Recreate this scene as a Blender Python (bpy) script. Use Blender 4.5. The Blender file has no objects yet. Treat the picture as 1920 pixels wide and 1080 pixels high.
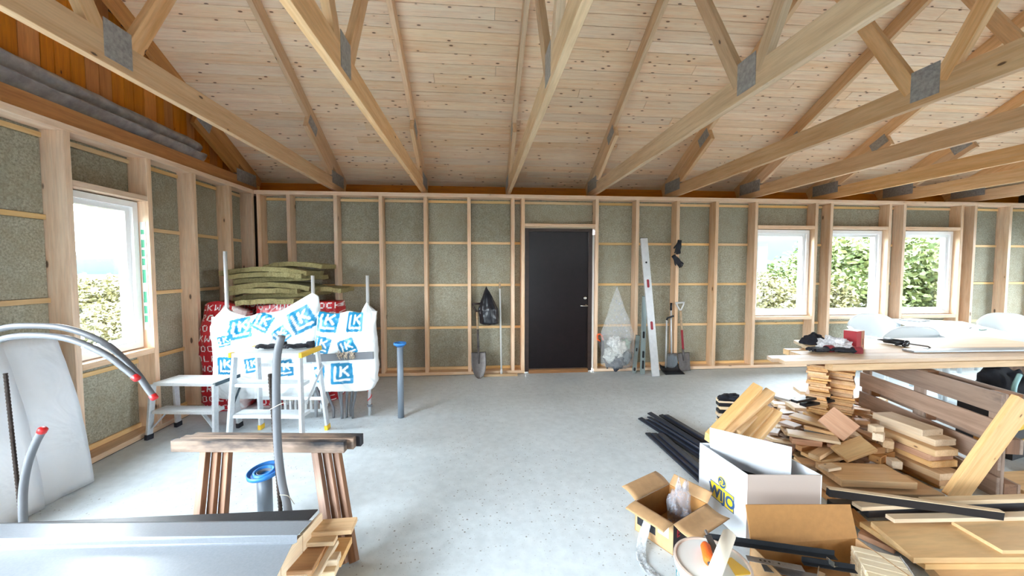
import bpy, bmesh, math, random
from mathutils import Matrix, Vector, noise as mnoise

S = bpy.context.scene
COL = S.collection
rnd = random.Random(7)
PI = math.pi

# ------------------------------------------------------------------ camera
FPX = 722.0
PITCH = math.atan(35 / FPX)
YAW = math.atan(63 * math.cos(PITCH) / FPX)
_cp, _sp, _cy, _sy = math.cos(PITCH), math.sin(PITCH), math.cos(YAW), math.sin(YAW)
FW = Vector((_sy * _cp, _cy * _cp, -_sp))
RT = Vector((_cy, -_sy, 0))
UP = RT.cross(FW)
CAM = Vector((0, 0, 1.503))
cd = bpy.data.cameras.new('camera')
cd.lens = FPX * 36 / 1920
cd.sensor_width = 36
cd.clip_start = 0.02
cd.clip_end = 2000
cam = bpy.data.objects.new('camera', cd)
COL.objects.link(cam)
cam.matrix_world = Matrix((
    (RT.x, UP.x, -FW.x, CAM.x), (RT.y, UP.y, -FW.y, CAM.y), (RT.z, UP.z, -FW.z, CAM.z), (0, 0, 0, 1)))
S.camera = cam

# ------------------------------------------------------------------ view + sky
S.view_settings.view_transform = 'Standard'
S.view_settings.look = 'None'
S.view_settings.gamma = 1
S.view_settings.use_curve_mapping = False
S.view_settings.exposure = 2.8
SKY = 7.0
W = bpy.data.worlds.new('overcast_sky')
S.world = W
W.use_nodes = True
_bg = W.node_tree.nodes['Background']
_bg.inputs[0].default_value = (0.86, 0.93, 1.0, 1)
_bg.inputs[1].default_value = SKY
W.cycles.sampling_method = 'MANUAL'
W.cycles.sample_map_resolution = 256
S.cycles.max_bounces = 10
S.cycles.diffuse_bounces = 6
S.cycles.transparent_max_bounces = 16
S.cycles.caustics_reflective = False
S.cycles.caustics_refractive = False
S.cycles.sample_clamp_indirect = 8


def portal(M, w, h):
    ld = bpy.data.lights.new('window_portal', 'AREA')
    ld.shape = 'RECTANGLE'
    ld.size = w
    ld.size_y = h
    ld.cycles.is_portal = True
    o = bpy.data.objects.new('window_portal', ld)
    COL.objects.link(o)
    o.matrix_world = M
    return o


# ------------------------------------------------------------------ pixel helpers (survey of the photograph)
def ray(x, y):
    return FW + RT * ((x - 960) / FPX) - UP * ((y - 540) / FPX)


def onZ(x, y, Z=0.0):
    r = ray(x, y)
    return CAM + r * ((Z - CAM.z) / r.z)


def onY(x, y, Y):
    r = ray(x, y)
    return CAM + r * (Y / r.y)


def onX(x, y, X):
    r = ray(x, y)
    return CAM + r * (X / r.x)


# ------------------------------------------------------------------ object helpers
def wm(o):
    if o is None:
        return Matrix.Identity(4)
    return wm(o.parent) @ o.matrix_basis if o.parent else o.matrix_basis.copy()


def link(name, data, parent=None, M=None, mat=None):
    o = bpy.data.objects.new(name, data)
    COL.objects.link(o)
    M = M or Matrix.Identity(4)
    if parent is not None:
        o.parent = parent
        o.matrix_basis = wm(parent).inverted() @ M
    else:
        o.matrix_basis = M
    if mat is not None and data is not None and len(data.materials) == 0:
        data.materials.append(mat)
    return o


def tag(o, label, cat, group=None):
    o['label'] = label
    o['category'] = cat
    if group:
        o['group'] = group
    return o


def thing(name, label, cat, loc=(0, 0, 0), rz=0.0, group=None):
    o = link(name, None, None, Matrix.Translation(loc) @ Matrix.Rotation(rz, 4, 'Z'))
    o.empty_display_size = 0.1
    return tag(o, label, cat, group)


def structure(o):
    o['kind'] = 'structure'
    return o


_bc = {}


def box_mesh(l, w, h, mat, b=0.002):
    key = (round(l, 4), round(w, 4), round(h, 4), mat.name, round(b, 4))
    if key in _bc:
        return _bc[key]
    bm = bmesh.new()
    bmesh.ops.create_cube(bm, size=1.0)
    bmesh.ops.scale(bm, vec=(l, w, h), verts=bm.verts)
    if b > 0:
        bmesh.ops.bevel(bm, geom=bm.edges[:], offset=min(b, 0.3 * min(l, w, h)), segments=1, affect='EDGES')
    me = bpy.data.meshes.new('box')
    bm.to_mesh(me)
    bm.free()
    me.materials.append(mat)
    _bc[key] = me
    return me


def frame_matrix(p, x, up):
    """origin p, local X along x, local Z close to up"""
    x = Vector(x).normalized()
    up = Vector(up)
    y = up.cross(x)
    if y.length < 1e-5:
        y = Vector((0, 1, 0)).cross(x)
        if y.length < 1e-5:
            y = Vector((1, 0, 0)).cross(x)
    y.normalize()
    z = x.cross(y)
    return Matrix(((x.x, y.x, z.x, p[0]), (x.y, y.y, z.y, p[1]), (x.z, y.z, z.z, p[2]), (0, 0, 0, 1)))


def beam(name, parent, p0, p1, w, h, mat, up=(0, 0, 1), b=0.002):
    p0, p1 = Vector(p0), Vector(p1)
    return link(name, box_mesh((p1 - p0).length, w, h, mat, b), parent, frame_matrix((p0 + p1) / 2, p1 - p0, up))


def cbox(name, parent, x0, x1, y0, y1, z0, z1, mat, b=0.002):
    c = Vector(((x0 + x1) / 2, (y0 + y1) / 2, (z0 + z1) / 2))
    dx, dy, dz = abs(x1 - x0), abs(y1 - y0), abs(z1 - z0)
    if dx >= dy and dx >= dz:
        return link(name, box_mesh(dx, dy, dz, mat, b), parent, Matrix.Translation(c))
    if dy >= dz:
        return link(name, box_mesh(dy, dx, dz, mat, b), parent, frame_matrix(c, (0, 1, 0), (0, 0, 1)))
    return link(name, box_mesh(dz, dx, dy, mat, b), parent, frame_matrix(c, (0, 0, 1), (0, 1, 0)))


def lbox(name, parent, M, x0, x1, y0, y1, z0, z1, mat, b=0.002):
    """box given in the local frame M, long axis kept as grain axis"""
    c = Vector(((x0 + x1) / 2, (y0 + y1) / 2, (z0 + z1) / 2))
    dx, dy, dz = abs(x1 - x0), abs(y1 - y0), abs(z1 - z0)
    if dx >= dy and dx >= dz:
        L = Matrix.Translation(c)
        me = box_mesh(dx, dy, dz, mat, b)
    elif dy >= dz:
        L = frame_matrix(c, (0, 1, 0), (0, 0, 1))
        me = box_mesh(dy, dx, dz, mat, b)
    else:
        L = frame_matrix(c, (0, 0, 1), (0, 1, 0))
        me = box_mesh(dz, dx, dy, mat, b)
    return link(name, me, parent, M @ L)


def mobj(name, parent, verts, faces, mat, smooth=False, M=None, mats=None, midx=None):
    """verts in world space (or in M), origin put at their centre"""
    n = len(verts)
    c = Vector((sum(v[0] for v in verts) / n, sum(v[1] for v in verts) / n, min(v[2] for v in verts)))
    me = bpy.data.meshes.new(name)
    me.from_pydata([(v[0] - c.x, v[1] - c.y, v[2] - c.z) for v in verts], [], faces)
    if mats:
        for m in mats:
            me.materials.append(m)
        me.polygons.foreach_set('material_index', midx)
    else:
        me.materials.append(mat)
    bm = bmesh.new()
    bm.from_mesh(me)
    bmesh.ops.recalc_face_normals(bm, faces=bm.faces[:])
    bm.to_mesh(me)
    bm.free()
    if smooth:
        me.polygons.foreach_set('use_smooth', [True] * len(me.polygons))
    me.update()
    return link(name, me, parent, (M or Matrix.Identity(4)) @ Matrix.Translation(c))


class MB:
    """collects several boxes / tubes into one mesh (one part)"""

    def __init__(s):
        s.v, s.f = [], []

    def box(s, x0, x1, y0, y1, z0, z1, M=None):
        i = len(s.v)
        for z in (z0, z1):
            for y in (y0, y1):
                for x in (x0, x1):
                    p = Vector((x, y, z))
                    s.v.append(tuple(M @ p if M else p))
        for q in ((0, 2, 3, 1), (4, 5, 7, 6), (0, 1, 5, 4), (2, 6, 7, 3), (0, 4, 6, 2), (1, 3, 7, 5)):
            s.f.append(tuple(i + k for k in q))
        return s

    def bar(s, p0, p1, w, h, up=(0, 0, 1)):
        p0, p1 = Vector(p0), Vector(p1)
        L = (p1 - p0).length / 2
        return s.box(-L, L, -w / 2, w / 2, -h / 2, h / 2, frame_matrix((p0 + p1) / 2, p1 - p0, up))

    def tube(s, pts, r, n=8, radii=None, caps=True):
        pts = [Vector(p) for p in pts]
        i0 = len(s.v)
        up = Vector((0.13, 0.21, 0.97))
        d0 = (pts[1] - pts[0]).normalized()
        u = d0.cross(up)
        if u.length < 1e-3:
            u = d0.cross(Vector((1, 0, 0)))
        u.normalize()
        for k, p in enumerate(pts):
            d = (pts[min(k + 1, len(pts) - 1)] - pts[max(k - 1, 0)]).normalized()
            u = (u - d * u.dot(d)).normalized()
            w = d.cross(u)
            rr = radii[k] if radii else r
            for j in range(n):
                a = 2 * PI * j / n
                s.v.append(tuple(p + (u * math.cos(a) + w * math.sin(a)) * rr))
        for k in range(len(pts) - 1):
            for j in range(n):
                a, b = i0 + k * n + j, i0 + k * n + (j + 1) % n
                s.f.append((a, b, b + n, a + n))
        if caps:
            s.f.append(tuple(i0 + j for j in range(n))[::-1])
            e = i0 + (len(pts) - 1) * n
            s.f.append(tuple(e + j for j in range(n)))
        return s

    def lathe(s, prof, M=None, n=24):
        i0 = len(s.v)
        for (r, z) in prof:
            for j in range(n):
                a = 2 * PI * j / n
                p = Vector((r * math.cos(a), r * math.sin(a), z))
                s.v.append(tuple(M @ p if M else p))
        m = len(prof)
        for k in range(m - 1):
            for j in range(n):
                a, b = i0 + k * n + j, i0 + k * n + (j + 1) % n
                s.f.append((a, b, b + n, a + n))
        s.f.append(tuple(i0 + j for j in range(n))[::-1])
        s.f.append(tuple(i0 + (m - 1) * n + j for j in range(n)))
        return s

    def prism(s, poly, z0, z1, M=None):
        i = len(s.v)
        n = len(poly)
        for z in (z0, z1):
            for (x, y) in poly:
                p = Vector((x, y, z))
                s.v.append(tuple(M @ p if M else p))
        s.f.append(tuple(i + k for k in range(n))[::-1])
        s.f.append(tuple(i + n + k for k in range(n)))
        for k in range(n):
            a, b = i + k, i + (k + 1) % n
            s.f.append((a, b, b + n, a + n))
        return s

    def quad(s, a, b, c, d):
        i = len(s.v)
        s.v += [tuple(a), tuple(b), tuple(c), tuple(d)]
        s.f.append((i, i + 1, i + 2, i + 3))
        return s

    def sheet(s, fn, nu, nv, t=0.0, closed=False):
        """surface fn(u,v)->Vector, optional thickness t along the normal"""
        i0 = len(s.v)
        P = [[Vector(fn(a / nu, b / nv)) for a in range(nu + 1)] for b in range(nv + 1)]
        for row in P:
            for p in row:
                s.v.append(tuple(p))
        st = nu + 1
        for b in range(nv):
            for a in range(nu):
                k = i0 + b * st + a
                s.f.append((k, k + 1, k + 1 + st, k + st))
        if t:
            i1 = len(s.v)
            for b in range(nv + 1):
                for a in range(nu + 1):
                    du = P[b][min(a + 1, nu)] - P[b][max(a - 1, 0)]
                    dv = P[min(b + 1, nv)][a] - P[max(b - 1, 0)][a]
                    nn = du.cross(dv)
                    nn = nn.normalized() if nn.length > 1e-9 else Vector((0, 0, 1))
                    s.v.append(tuple(P[b][a] + nn * t))
            for b in range(nv):
                for a in range(nu):
                    k = i1 + b * st + a
                    s.f.append((k + st, k + 1 + st, k + 1, k))
            for a in range(nu):
                k, m = i0 + a, i1 + a
                s.f.append((k, m, m + 1, k + 1))
                k, m = i0 + nv * st + a, i1 + nv * st + a
                s.f.append((k, k + 1, m + 1, m))
            for b in range(nv):
                k, m = i0 + b * st, i1 + b * st
                s.f.append((k, k + st, m + st, m))
                k, m = i0 + b * st + nu, i1 + b * st + nu
                s.f.append((k, m, m + st, k + st))
        return s

    def build(s, name, mat, parent=None, smooth=False):
        return mobj(name, parent, s.v, s.f, mat, smooth)


def smooth_path(ctrl, n=8):
    """Catmull-Rom through control points"""
    c = [Vector(p) for p in ctrl]
    c = [c[0] * 2 - c[1]] + c + [c[-1] * 2 - c[-2]]
    out = []
    for i in range(1, len(c) - 2):
        for k in range(n):
            t = k / n
            a, b, d, e = c[i - 1], c[i], c[i + 1], c[i + 2]
            out.append(0.5 * ((2 * b) + (d - a) * t + (2 * a - 5 * b + 4 * d - e) * t * t + (3 * b - a - 3 * d + e) * t ** 3))
    out.append(c[-2])
    return out


def fbm(x, y, z=0.0, o=3):
    s, a = 0.0, 1.0
    for _ in range(o):
        s += a * mnoise.noise(Vector((x, y, z)))
        x, y, z, a = x * 2.1, y * 2.1, z * 2.1 + 3.7, a * 0.5
    return s


# ------------------------------------------------------------------ materials
def srgb(r, g, b):
    f = lambda c: c / 12.92 if c <= 0.04045 else ((c + 0.055) / 1.055) ** 2.4
    return (f(r / 255), f(g / 255), f(b / 255), 1)


class NT:
    def __init__(s, name):
        s.m = bpy.data.materials.new(name)
        s.m.use_nodes = True
        s.t = s.m.node_tree
        s.p = s.t.nodes['Principled BSDF']
        s.out = s.t.nodes['Material Output']

    def n(s, typ, **kw):
        nd = s.t.nodes.new(typ)
        for k, v in kw.items():
            setattr(nd, k, v)
        return nd

    def l(s, a, b):
        s.t.links.new(a, b)

    def mathn(s, op, a, b=None, clamp=False):
        nd = s.n('ShaderNodeMath', operation=op, use_clamp=clamp)
        for i, v in enumerate((a, b)):
            if v is None:
                continue
            if isinstance(v, (int, float)):
                nd.inputs[i].default_value = v
            else:
                s.l(v, nd.inputs[i])
        return nd.outputs[0]

    def mix(s, fac, a, b, mode='MIX'):
        nd = s.n('ShaderNodeMix', data_type='RGBA', blend_type=mode)
        for i, v in ((0, fac), (6, a), (7, b)):
            if isinstance(v, (int, float)):
                nd.inputs[i].default_value = v
            elif isinstance(v, tuple):
                nd.inputs[i].default_value = v
            else:
                s.l(v, nd.inputs[i])
        return nd.outputs[2]

    def ramp(s, fac, stops, interp='LINEAR'):
        nd = s.n('ShaderNodeValToRGB')
        cr = nd.color_ramp
        cr.interpolation = interp
        while len(cr.elements) < len(stops):
            cr.elements.new(0.5)
        for e, (p, c) in zip(cr.elements, stops):
            e.position = p
            e.color = c if len(c) == 4 else (*c, 1)
        s.l(fac, nd.inputs[0])
        return nd.outputs[0]

    def coords(s, scale=(1, 1, 1), rand=True):
        tc = s.n('ShaderNodeTexCoord')
        mp = s.n('ShaderNodeMapping')
        mp.inputs['Scale'].default_value = scale
        s.l(tc.outputs['Object'], mp.inputs['Vector'])
        if not rand:
            return mp.outputs[0], None
        oi = s.n('ShaderNodeObjectInfo')
        mu = s.mathn('MULTIPLY', oi.outputs['Random'], 87.0)
        cx = s.n('ShaderNodeCombineXYZ')
        for i in range(3):
            s.l(mu, cx.inputs[i])
        ad = s.n('ShaderNodeVectorMath', operation='ADD')
        s.l(mp.outputs[0], ad.inputs[0])
        s.l(cx.outputs[0], ad.inputs[1])
        return ad.outputs[0], oi.outputs['Random']

    def noise(s, vec, scale, detail=3, rough=0.55, dist=0.0):
        nd = s.n('ShaderNodeTexNoise')
        nd.inputs['Scale'].default_value = scale
        nd.inputs['Detail'].default_value = detail
        nd.inputs['Roughness'].default_value = rough
        nd.inputs['Distortion'].default_value = dist
        if vec is not None:
            s.l(vec, nd.inputs['Vector'])
        return nd.outputs[0]

    def vor(s, vec, scale, feature='F1'):
        nd = s.n('ShaderNodeTexVoronoi', feature=feature)
        nd.inputs['Scale'].default_value = scale
        s.l(vec, nd.inputs['Vector'])
        return nd

    def bump(s, h, strength=0.3, dist=0.01):
        nd = s.n('ShaderNodeBump')
        nd.inputs['Strength'].default_value = strength
        nd.inputs['Distance'].default_value = dist
        s.l(h, nd.inputs['Height'])
        s.l(nd.outputs[0], s.p.inputs['Normal'])

    def set(s, color=None, rough=None, metal=None, **kw):
        if color is not None:
            if isinstance(color, tuple):
                s.p.inputs['Base Color'].default_value = color
            else:
                s.l(color, s.p.inputs['Base Color'])
        if rough is not None:
            s.p.inputs['Roughness'].default_value = rough
        if metal is not None:
            s.p.inputs['Metallic'].default_value = metal
        for k, v in kw.items():
            s.p.inputs[k].default_value = v
        return s.m


def wood(name, light, dark, knot=(60, 28, 14), knots=0.06, kscale=3.2, grain=14, rough=0.55, vary=0.25, stain=None, gmix=0.6):
    t = NT(name)
    v, r = t.coords((1.0, grain, grain))
    g = t.noise(v, 1.6, 4, 0.6, 0.4)
    gr = t.ramp(g, [(0.3, srgb(*dark)), (0.62, srgb(*light))])
    base = t.mix(gmix, srgb(*light), gr)
    fine = t.noise(v, 7.0, 2)
    base = t.mix(0.14, base, t.ramp(fine, [(0.35, (0.25, 0.25, 0.25, 1)), (0.6, (1, 1, 1, 1))]), 'MULTIPLY')
    if knots > 0:
        kv, _ = t.coords((1.0, 2.6, 2.6))
        nd = t.vor(kv, kscale)
        nd.inputs['Randomness'].default_value = 1
        halo = t.ramp(nd.outputs['Distance'], [(knots * 0.9, (1, 1, 1, 1)), (knots * 2.2, (0, 0, 0, 1))])
        core = t.ramp(nd.outputs['Distance'], [(knots * 0.7, (1, 1, 1, 1)), (knots, (0, 0, 0, 1))])
        base = t.mix(t.mathn('MULTIPLY', halo, 0.35), base, srgb(*dark))
        base = t.mix(t.mathn('MULTIPLY', core, 0.85), base, srgb(*knot))
    if stain:
        sv, _ = t.coords((0.7, 2.0, 2.0))
        sn = t.noise(sv, 2.2, 5, 0.65)
        base = t.mix(t.ramp(sn, [(stain[1], (0, 0, 0, 1)), (stain[1] + 0.15, (1, 1, 1, 1))]), base, srgb(*stain[0]))
    if vary:
        hv = t.n('ShaderNodeHueSaturation')
        t.l(base, hv.inputs['Color'])
        val = t.mathn('ADD', t.mathn('MULTIPLY', r, vary), 1 - vary * 0.6)
        t.l(val, hv.inputs['Value'])
        r2 = t.mathn('FRACT', t.mathn('MULTIPLY', r, 17.3))
        t.l(t.mathn('ADD', t.mathn('MULTIPLY', r2, 0.26), 0.92), hv.inputs['Saturation'])
        base = hv.outputs[0]
    t.set(base, rough)
    t.bump(g, 0.08, 0.004)
    return t.m


def plain(name, rgb, rough=0.5, metal=0.0, var=0.0, bump=0.0, bscale=60, **kw):
    t = NT(name)
    c = srgb(*rgb)
    if var or bump:
        v, _ = t.coords()
        n = t.noise(v, bscale, 4, 0.6)
        if var:
            c2 = tuple(x * (1 - var) for x in c[:3]) + (1,)
            c = t.mix(t.ramp(n, [(0.35, (0, 0, 0, 1)), (0.65, (1, 1, 1, 1))]), c2, c)
        if bump:
            t.bump(n, bump, 0.01)
    return t.set(c, rough, metal, **kw)


M_STUD = wood('pine_stud', (240, 211, 182), (216, 168, 126), knots=0.095, kscale=2.6)
M_CHORD = wood('truss_timber', (236, 200, 160), (208, 156, 108), knots=0.05, kscale=2.0)
M_CHORD2 = wood('truss_timber_weathered', (228, 198, 162), (190, 150, 110), knots=0.05, kscale=2.0, stain=((132, 122, 114), 0.66))
M_CEIL = wood('ceiling_plank', (250, 224, 194), (236, 188, 146), knots=0.14, kscale=6.0, grain=20, vary=0.14, knot=(88, 48, 26))
M_GABLE = wood('gable_plank', (214, 140, 66), (170, 92, 36), knots=0.05, kscale=3, vary=0.3)  # saturated orange of the shaded gable put into the plank colour
M_RAIL = wood('pine_batten', (238, 206, 156), (214, 165, 108), knots=0.07, kscale=3, vary=0.3)
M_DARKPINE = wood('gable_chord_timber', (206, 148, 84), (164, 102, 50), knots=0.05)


def mat_insul(name='mineral_wool', a=(126, 123, 106), b=(190, 186, 168), c3=(146, 136, 110)):
    t = NT(name)
    v, r = t.coords()
    n1 = t.noise(v, 70, 4, 0.7)
    n2 = t.noise(v, 9, 3, 0.6)
    c = t.ramp(n1, [(0.3, srgb(*a)), (0.7, srgb(*b))])
    c = t.mix(t.ramp(n2, [(0.42, (0, 0, 0, 1)), (0.7, (0.45, 0.45, 0.45, 1))]), c, srgb(*c3))
    hv = t.n('ShaderNodeHueSaturation')
    t.l(c, hv.inputs['Color'])
    t.l(t.mathn('ADD', t.mathn('MULTIPLY', r, 0.22), 0.9), hv.inputs['Value'])
    t.set(hv.outputs[0], 0.95)
    t.bump(n1, 0.6, 0.01)
    return t.m


def mat_floor():
    t = NT('concrete_floor')
    v, _ = t.coords(rand=False)
    n1 = t.noise(v, 1.1, 5, 0.6)
    n2 = t.noise(v, 14, 4, 0.6)
    c = t.ramp(n1, [(0.3, srgb(190, 202, 210)), (0.7, srgb(212, 223, 230))])
    c = t.mix(0.25, c, t.ramp(n2, [(0.35, srgb(176, 180, 182)), (0.65, srgb(224, 229, 232))]))
    # grit and crumbs trodden over the slab
    dens = t.noise(v, 0.9, 2)
    for sc, th, fac in ((38, 0.17, 0.8), (19, 0.10, 0.9), (90, 0.18, 0.5)):
        nd = t.vor(v, sc)
        nz = t.noise(v, sc * 2.3, 2)
        dd = t.mathn('ADD', nd.outputs['Distance'], t.mathn('MULTIPLY', t.mathn('SUBTRACT', nz, 0.5), 0.16))
        spot = t.ramp(dd, [(th * 0.7, (1, 1, 1, 1)), (th * 1.2, (0, 0, 0, 1))])
        pick = t.ramp(nd.outputs['Color'], [(0.56, (0, 0, 0, 1)), (0.6, (1, 1, 1, 1))])
        dn = t.ramp(dens, [(0.38, (0.15, 0.15, 0.15, 1)), (0.62, (1, 1, 1, 1))])
        f = t.mathn('MULTIPLY', t.mathn('MULTIPLY', spot, pick), t.mathn('MULTIPLY', dn, fac))
        c = t.mix(f, c, srgb(92, 84, 76))
    t.set(c, 0.62)
    t.bump(n2, 0.05, 0.01)
    return t.m


def mat_glass():
    t = NT('window_glass')
    tr = t.n('ShaderNodeBsdfTransparent')
    tr.inputs[0].default_value = (0.95, 0.97, 0.97, 1)
    gl = t.n('ShaderNodeBsdfGlossy')
    gl.inputs['Roughness'].default_value = 0.02
    lw = t.n('ShaderNodeLayerWeight')
    lw.inputs['Blend'].default_value = 0.5
    sch = t.mathn('ADD', t.mathn('MULTIPLY', t.mathn('POWER', lw.outputs['Facing'], 5.0), 0.8), 0.02)
    mx = t.n('ShaderNodeMixShader')
    t.l(sch, mx.inputs[0])
    t.l(tr.outputs[0], mx.inputs[1])
    t.l(gl.outputs[0], mx.inputs[2])
    t.l(mx.outputs[0], t.out.inputs[0])
    return t.m


M_INS = mat_insul()
M_FLOOR = mat_floor()
M_GLASS = mat_glass()
M_WHITE = plain('white_window_paint', (238, 238, 238), 0.35)
M_SHEATH = plain('outer_sheathing', (96, 84, 66), 0.9, var=0.3)
M_STEEL = plain('galvanised_plate', (172, 172, 174), 0.5, 0.3, var=0.35, bscale=40)
M_GASKET = plain('sill_gasket', (60, 58, 56), 0.8)

# ------------------------------------------------------------------ floor, walls
XL, YB = -2.97, 5.45          # stud faces of left and back wall
DEP = 0.165                   # stud depth
XR, YF = 9.3, -4.5
ZP0, ZP1 = 2.504, 2.556       # top plate
ROOF_A, ROOF_K = 5.8535, 0.507
RIDGE = 0.6
SLOPE = math.atan(ROOF_K)


def zr(y):
    return ROOF_A - ROOF_K * y if y >= RIDGE else ROOF_A - ROOF_K * (2 * RIDGE - y)


fl = MB().box(XL - 0.4, XR + 0.3, YF - 0.3, YB + 0.4, -0.15, 0.0).build('floor', M_FLOOR)
structure(fl)


def holed_wall(name, M, u0, u1, z0, z1, v0, v1, holes, mat):
    """sheathing slab in wall frame (u along, v outward, z up), rectangular openings"""
    b = MB()
    us = sorted(set([u0, u1] + [h[0] for h in holes] + [h[1] for h in holes]))
    for a, c in zip(us, us[1:]):
        zs = [(z0, z1)]
        for h in holes:
            if h[0] <= a + 1e-6 and h[1] >= c - 1e-6:
                nz = []
                for (p, q) in zs:
                    if h[2] > p:
                        nz.append((p, min(q, h[2])))
                    if h[3] < q:
                        nz.append((max(p, h[3]), q))
                zs = nz
        for (p, q) in zs:
            b.box(a, c, v0, v1, p, q, M)
    return structure(b.build(name, mat))


def wall_frame(px, py, ang):
    return Matrix.Translation((px, py, 0)) @ Matrix.Rotation(ang, 4, 'Z')


MBK = wall_frame(0, YB, 0)                                    # u=+X v=+Y
MLF = Matrix(((0, -1, 0, XL), (1, 0, 0, 0), (0, 0, 1, 0), (0, 0, 0, 1)))   # u=+Y v=-X
MRT = Matrix(((0, 1, 0, XR), (-1, 0, 0, 0), (0, 0, 1, 0), (0, 0, 0, 1)))   # u=-Y v=+X
MFR = Matrix(((-1, 0, 0, 0), (0, -1, 0, YF), (0, 0, 1, 0), (0, 0, 0, 1)))  # u=-X v=-Y

WZ0, WZ1 = 0.79, 2.11
back_windows = [(4.166, 5.083), (5.380, 6.306), (6.602, 7.545)]
DOOR = (0.659, 1.679, 0.0, 2.10)
holes_b = [(a, c, WZ0, WZ1) for a, c in back_windows] + [DOOR]
wall_b = holed_wall('wall_back', MBK, XL - 0.4, XR + 0.3, 0, 2.56, DEP + 0.01, DEP + 0.10, holes_b, M_SHEATH)
left_window = (3.135, 3.782)
left_added_open = [(-2.2, 1.75, 0.05, 2.35)]  # unseen glazed opening, added to bring sky light in from the left
wall_l = holed_wall('wall_left', MLF, YF - 0.3, YB + 0.55, 0, 2.56, DEP + 0.01, DEP + 0.10,
                    [(left_window[0], left_window[1], WZ0, WZ1)] + left_added_open, M_SHEATH)
right_added_open = [(-5.0, -4.0, 0.05, 2.35), (0.5, 4.2, 0.05, 2.35)]  # unseen glazed openings, added to brighten the right side
wall_r = holed_wall('wall_right', MRT, -YB - 0.3, -YF + 0.3, 0, 2.56, 0.0, 0.2, right_added_open, M_SHEATH)
front_added_open = [(-1.4, -0.4, 0.8, 2.1)]  # unseen window behind the camera, added for daylight
wall_f = holed_wall('wall_front', MFR, -XR - 0.3, -XL + 0.4, 0, 2.56, 0.0, 0.2, front_added_open, M_SHEATH)

# -- back wall framing
studs_b = [-2.94, -2.562, -1.955, -1.356, -0.753, -0.152, 0.465, 0.609, 1.681, 2.283, 2.896, 3.497, 4.116,
           5.085, 5.330, 6.308, 6.552, 7.547, 7.781, 8.408, 9.02]
SW = 0.048
RAILS = [1.88, 1.277, 0.662]


def frame_wall(M, wall, u0, u1, studs, openings, top_inset=0.0):
    """studs, plates, battens and wool batts of one wall, each its own piece"""
    for a in studs:
        lbox('stud', wall, M, a, a + SW, 0, DEP, 0.05, ZP0, M_STUD)
    lbox('top_plate', wall, M, u0, u1, 0, DEP, ZP0, ZP1, M_STUD)
    edges = sorted(studs)
    # bottom plate broken at doors
    doors = [o for o in openings if o[2] < 0.1]
    cur = u0
    for d in sorted(doors):
        lbox('bottom_plate', wall, M, cur, d[0], 0, DEP, 0.006, 0.05, M_STUD)
        lbox('sill_gasket', wall, M, cur, d[0], 0.004, DEP, 0.0, 0.006, M_GASKET, 0)
        cur = d[1]
    lbox('bottom_plate', wall, M, cur, u1, 0, DEP, 0.006, 0.05, M_STUD)
    lbox('sill_gasket', wall, M, cur, u1, 0.004, DEP, 0.0, 0.006, M_GASKET, 0)
    bays = []
    if edges[0] - u0 > 0.06:
        bays.append((u0, edges[0]))
    for a, c in zip(edges, edges[1:]):
        if c - (a + SW) > 0.03:
            bays.append((a + SW, c))
    if u1 - (edges[-1] + SW) > 0.06:
        bays.append((edges[-1] + SW, u1))
    vi = DEP - 0.012
    for (a, c) in bays:
        op = [o for o in openings if o[0] < c - 0.02 and o[1] > a + 0.02]
        spans = [(0.05, ZP0)]
        if op:
            o = op[0]
            spans = []
            if o[2] > 0.1:
                spans.append((0.05, o[2] - 0.05))
            spans.append((o[3] + 0.055, ZP0))
        for (p, q) in spans:
            cuts = [z for z in RAILS if p + 0.05 < z < q - 0.05]
            rails = [(z - 0.018, z + 0.018) for z in cuts]
            rails.append((q - 0.058, q - 0.022) if q == ZP0 else None)
            rails.append((p + 0.0, p + 0.04) if p < 0.06 else None)
            rails = sorted(r for r in rails if r)
            zz = p
            for (ra, rb) in rails + [(q, q)]:
                if ra - zz > 0.012:
                    lbox('insulation_batt', wall, M, a + 0.001, c - 0.001, vi + rnd.uniform(-0.006, 0.004), DEP + 0.008,
                         zz, ra, M_INS, 0.006)
                zz = rb
            for (ra, rb) in rails:
                lbox('batten', wall, M, a, c, vi - 0.012, DEP + 0.008, ra, rb, M_RAIL)
    for o in openings:
        lbox('header', wall, M, o[0], o[1], 0, DEP, o[3] + 0.006, o[3] + 0.052, M_STUD)
        if o[2] > 0.1:
            lbox('sill_plate', wall, M, o[0], o[1], 0, DEP, o[2] - 0.052, o[2] - 0.004, M_STUD)


frame_wall(MBK, wall_b, XL, XR, studs_b, holes_b)
studs_l = [1.90, 2.50, 3.087, 3.784, 4.345, 4.94, 5.40]
frame_wall(MLF, wall_l, 1.76, YB + DEP, studs_l, [(left_window[0], left_window[1], WZ0, WZ1)])

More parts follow.
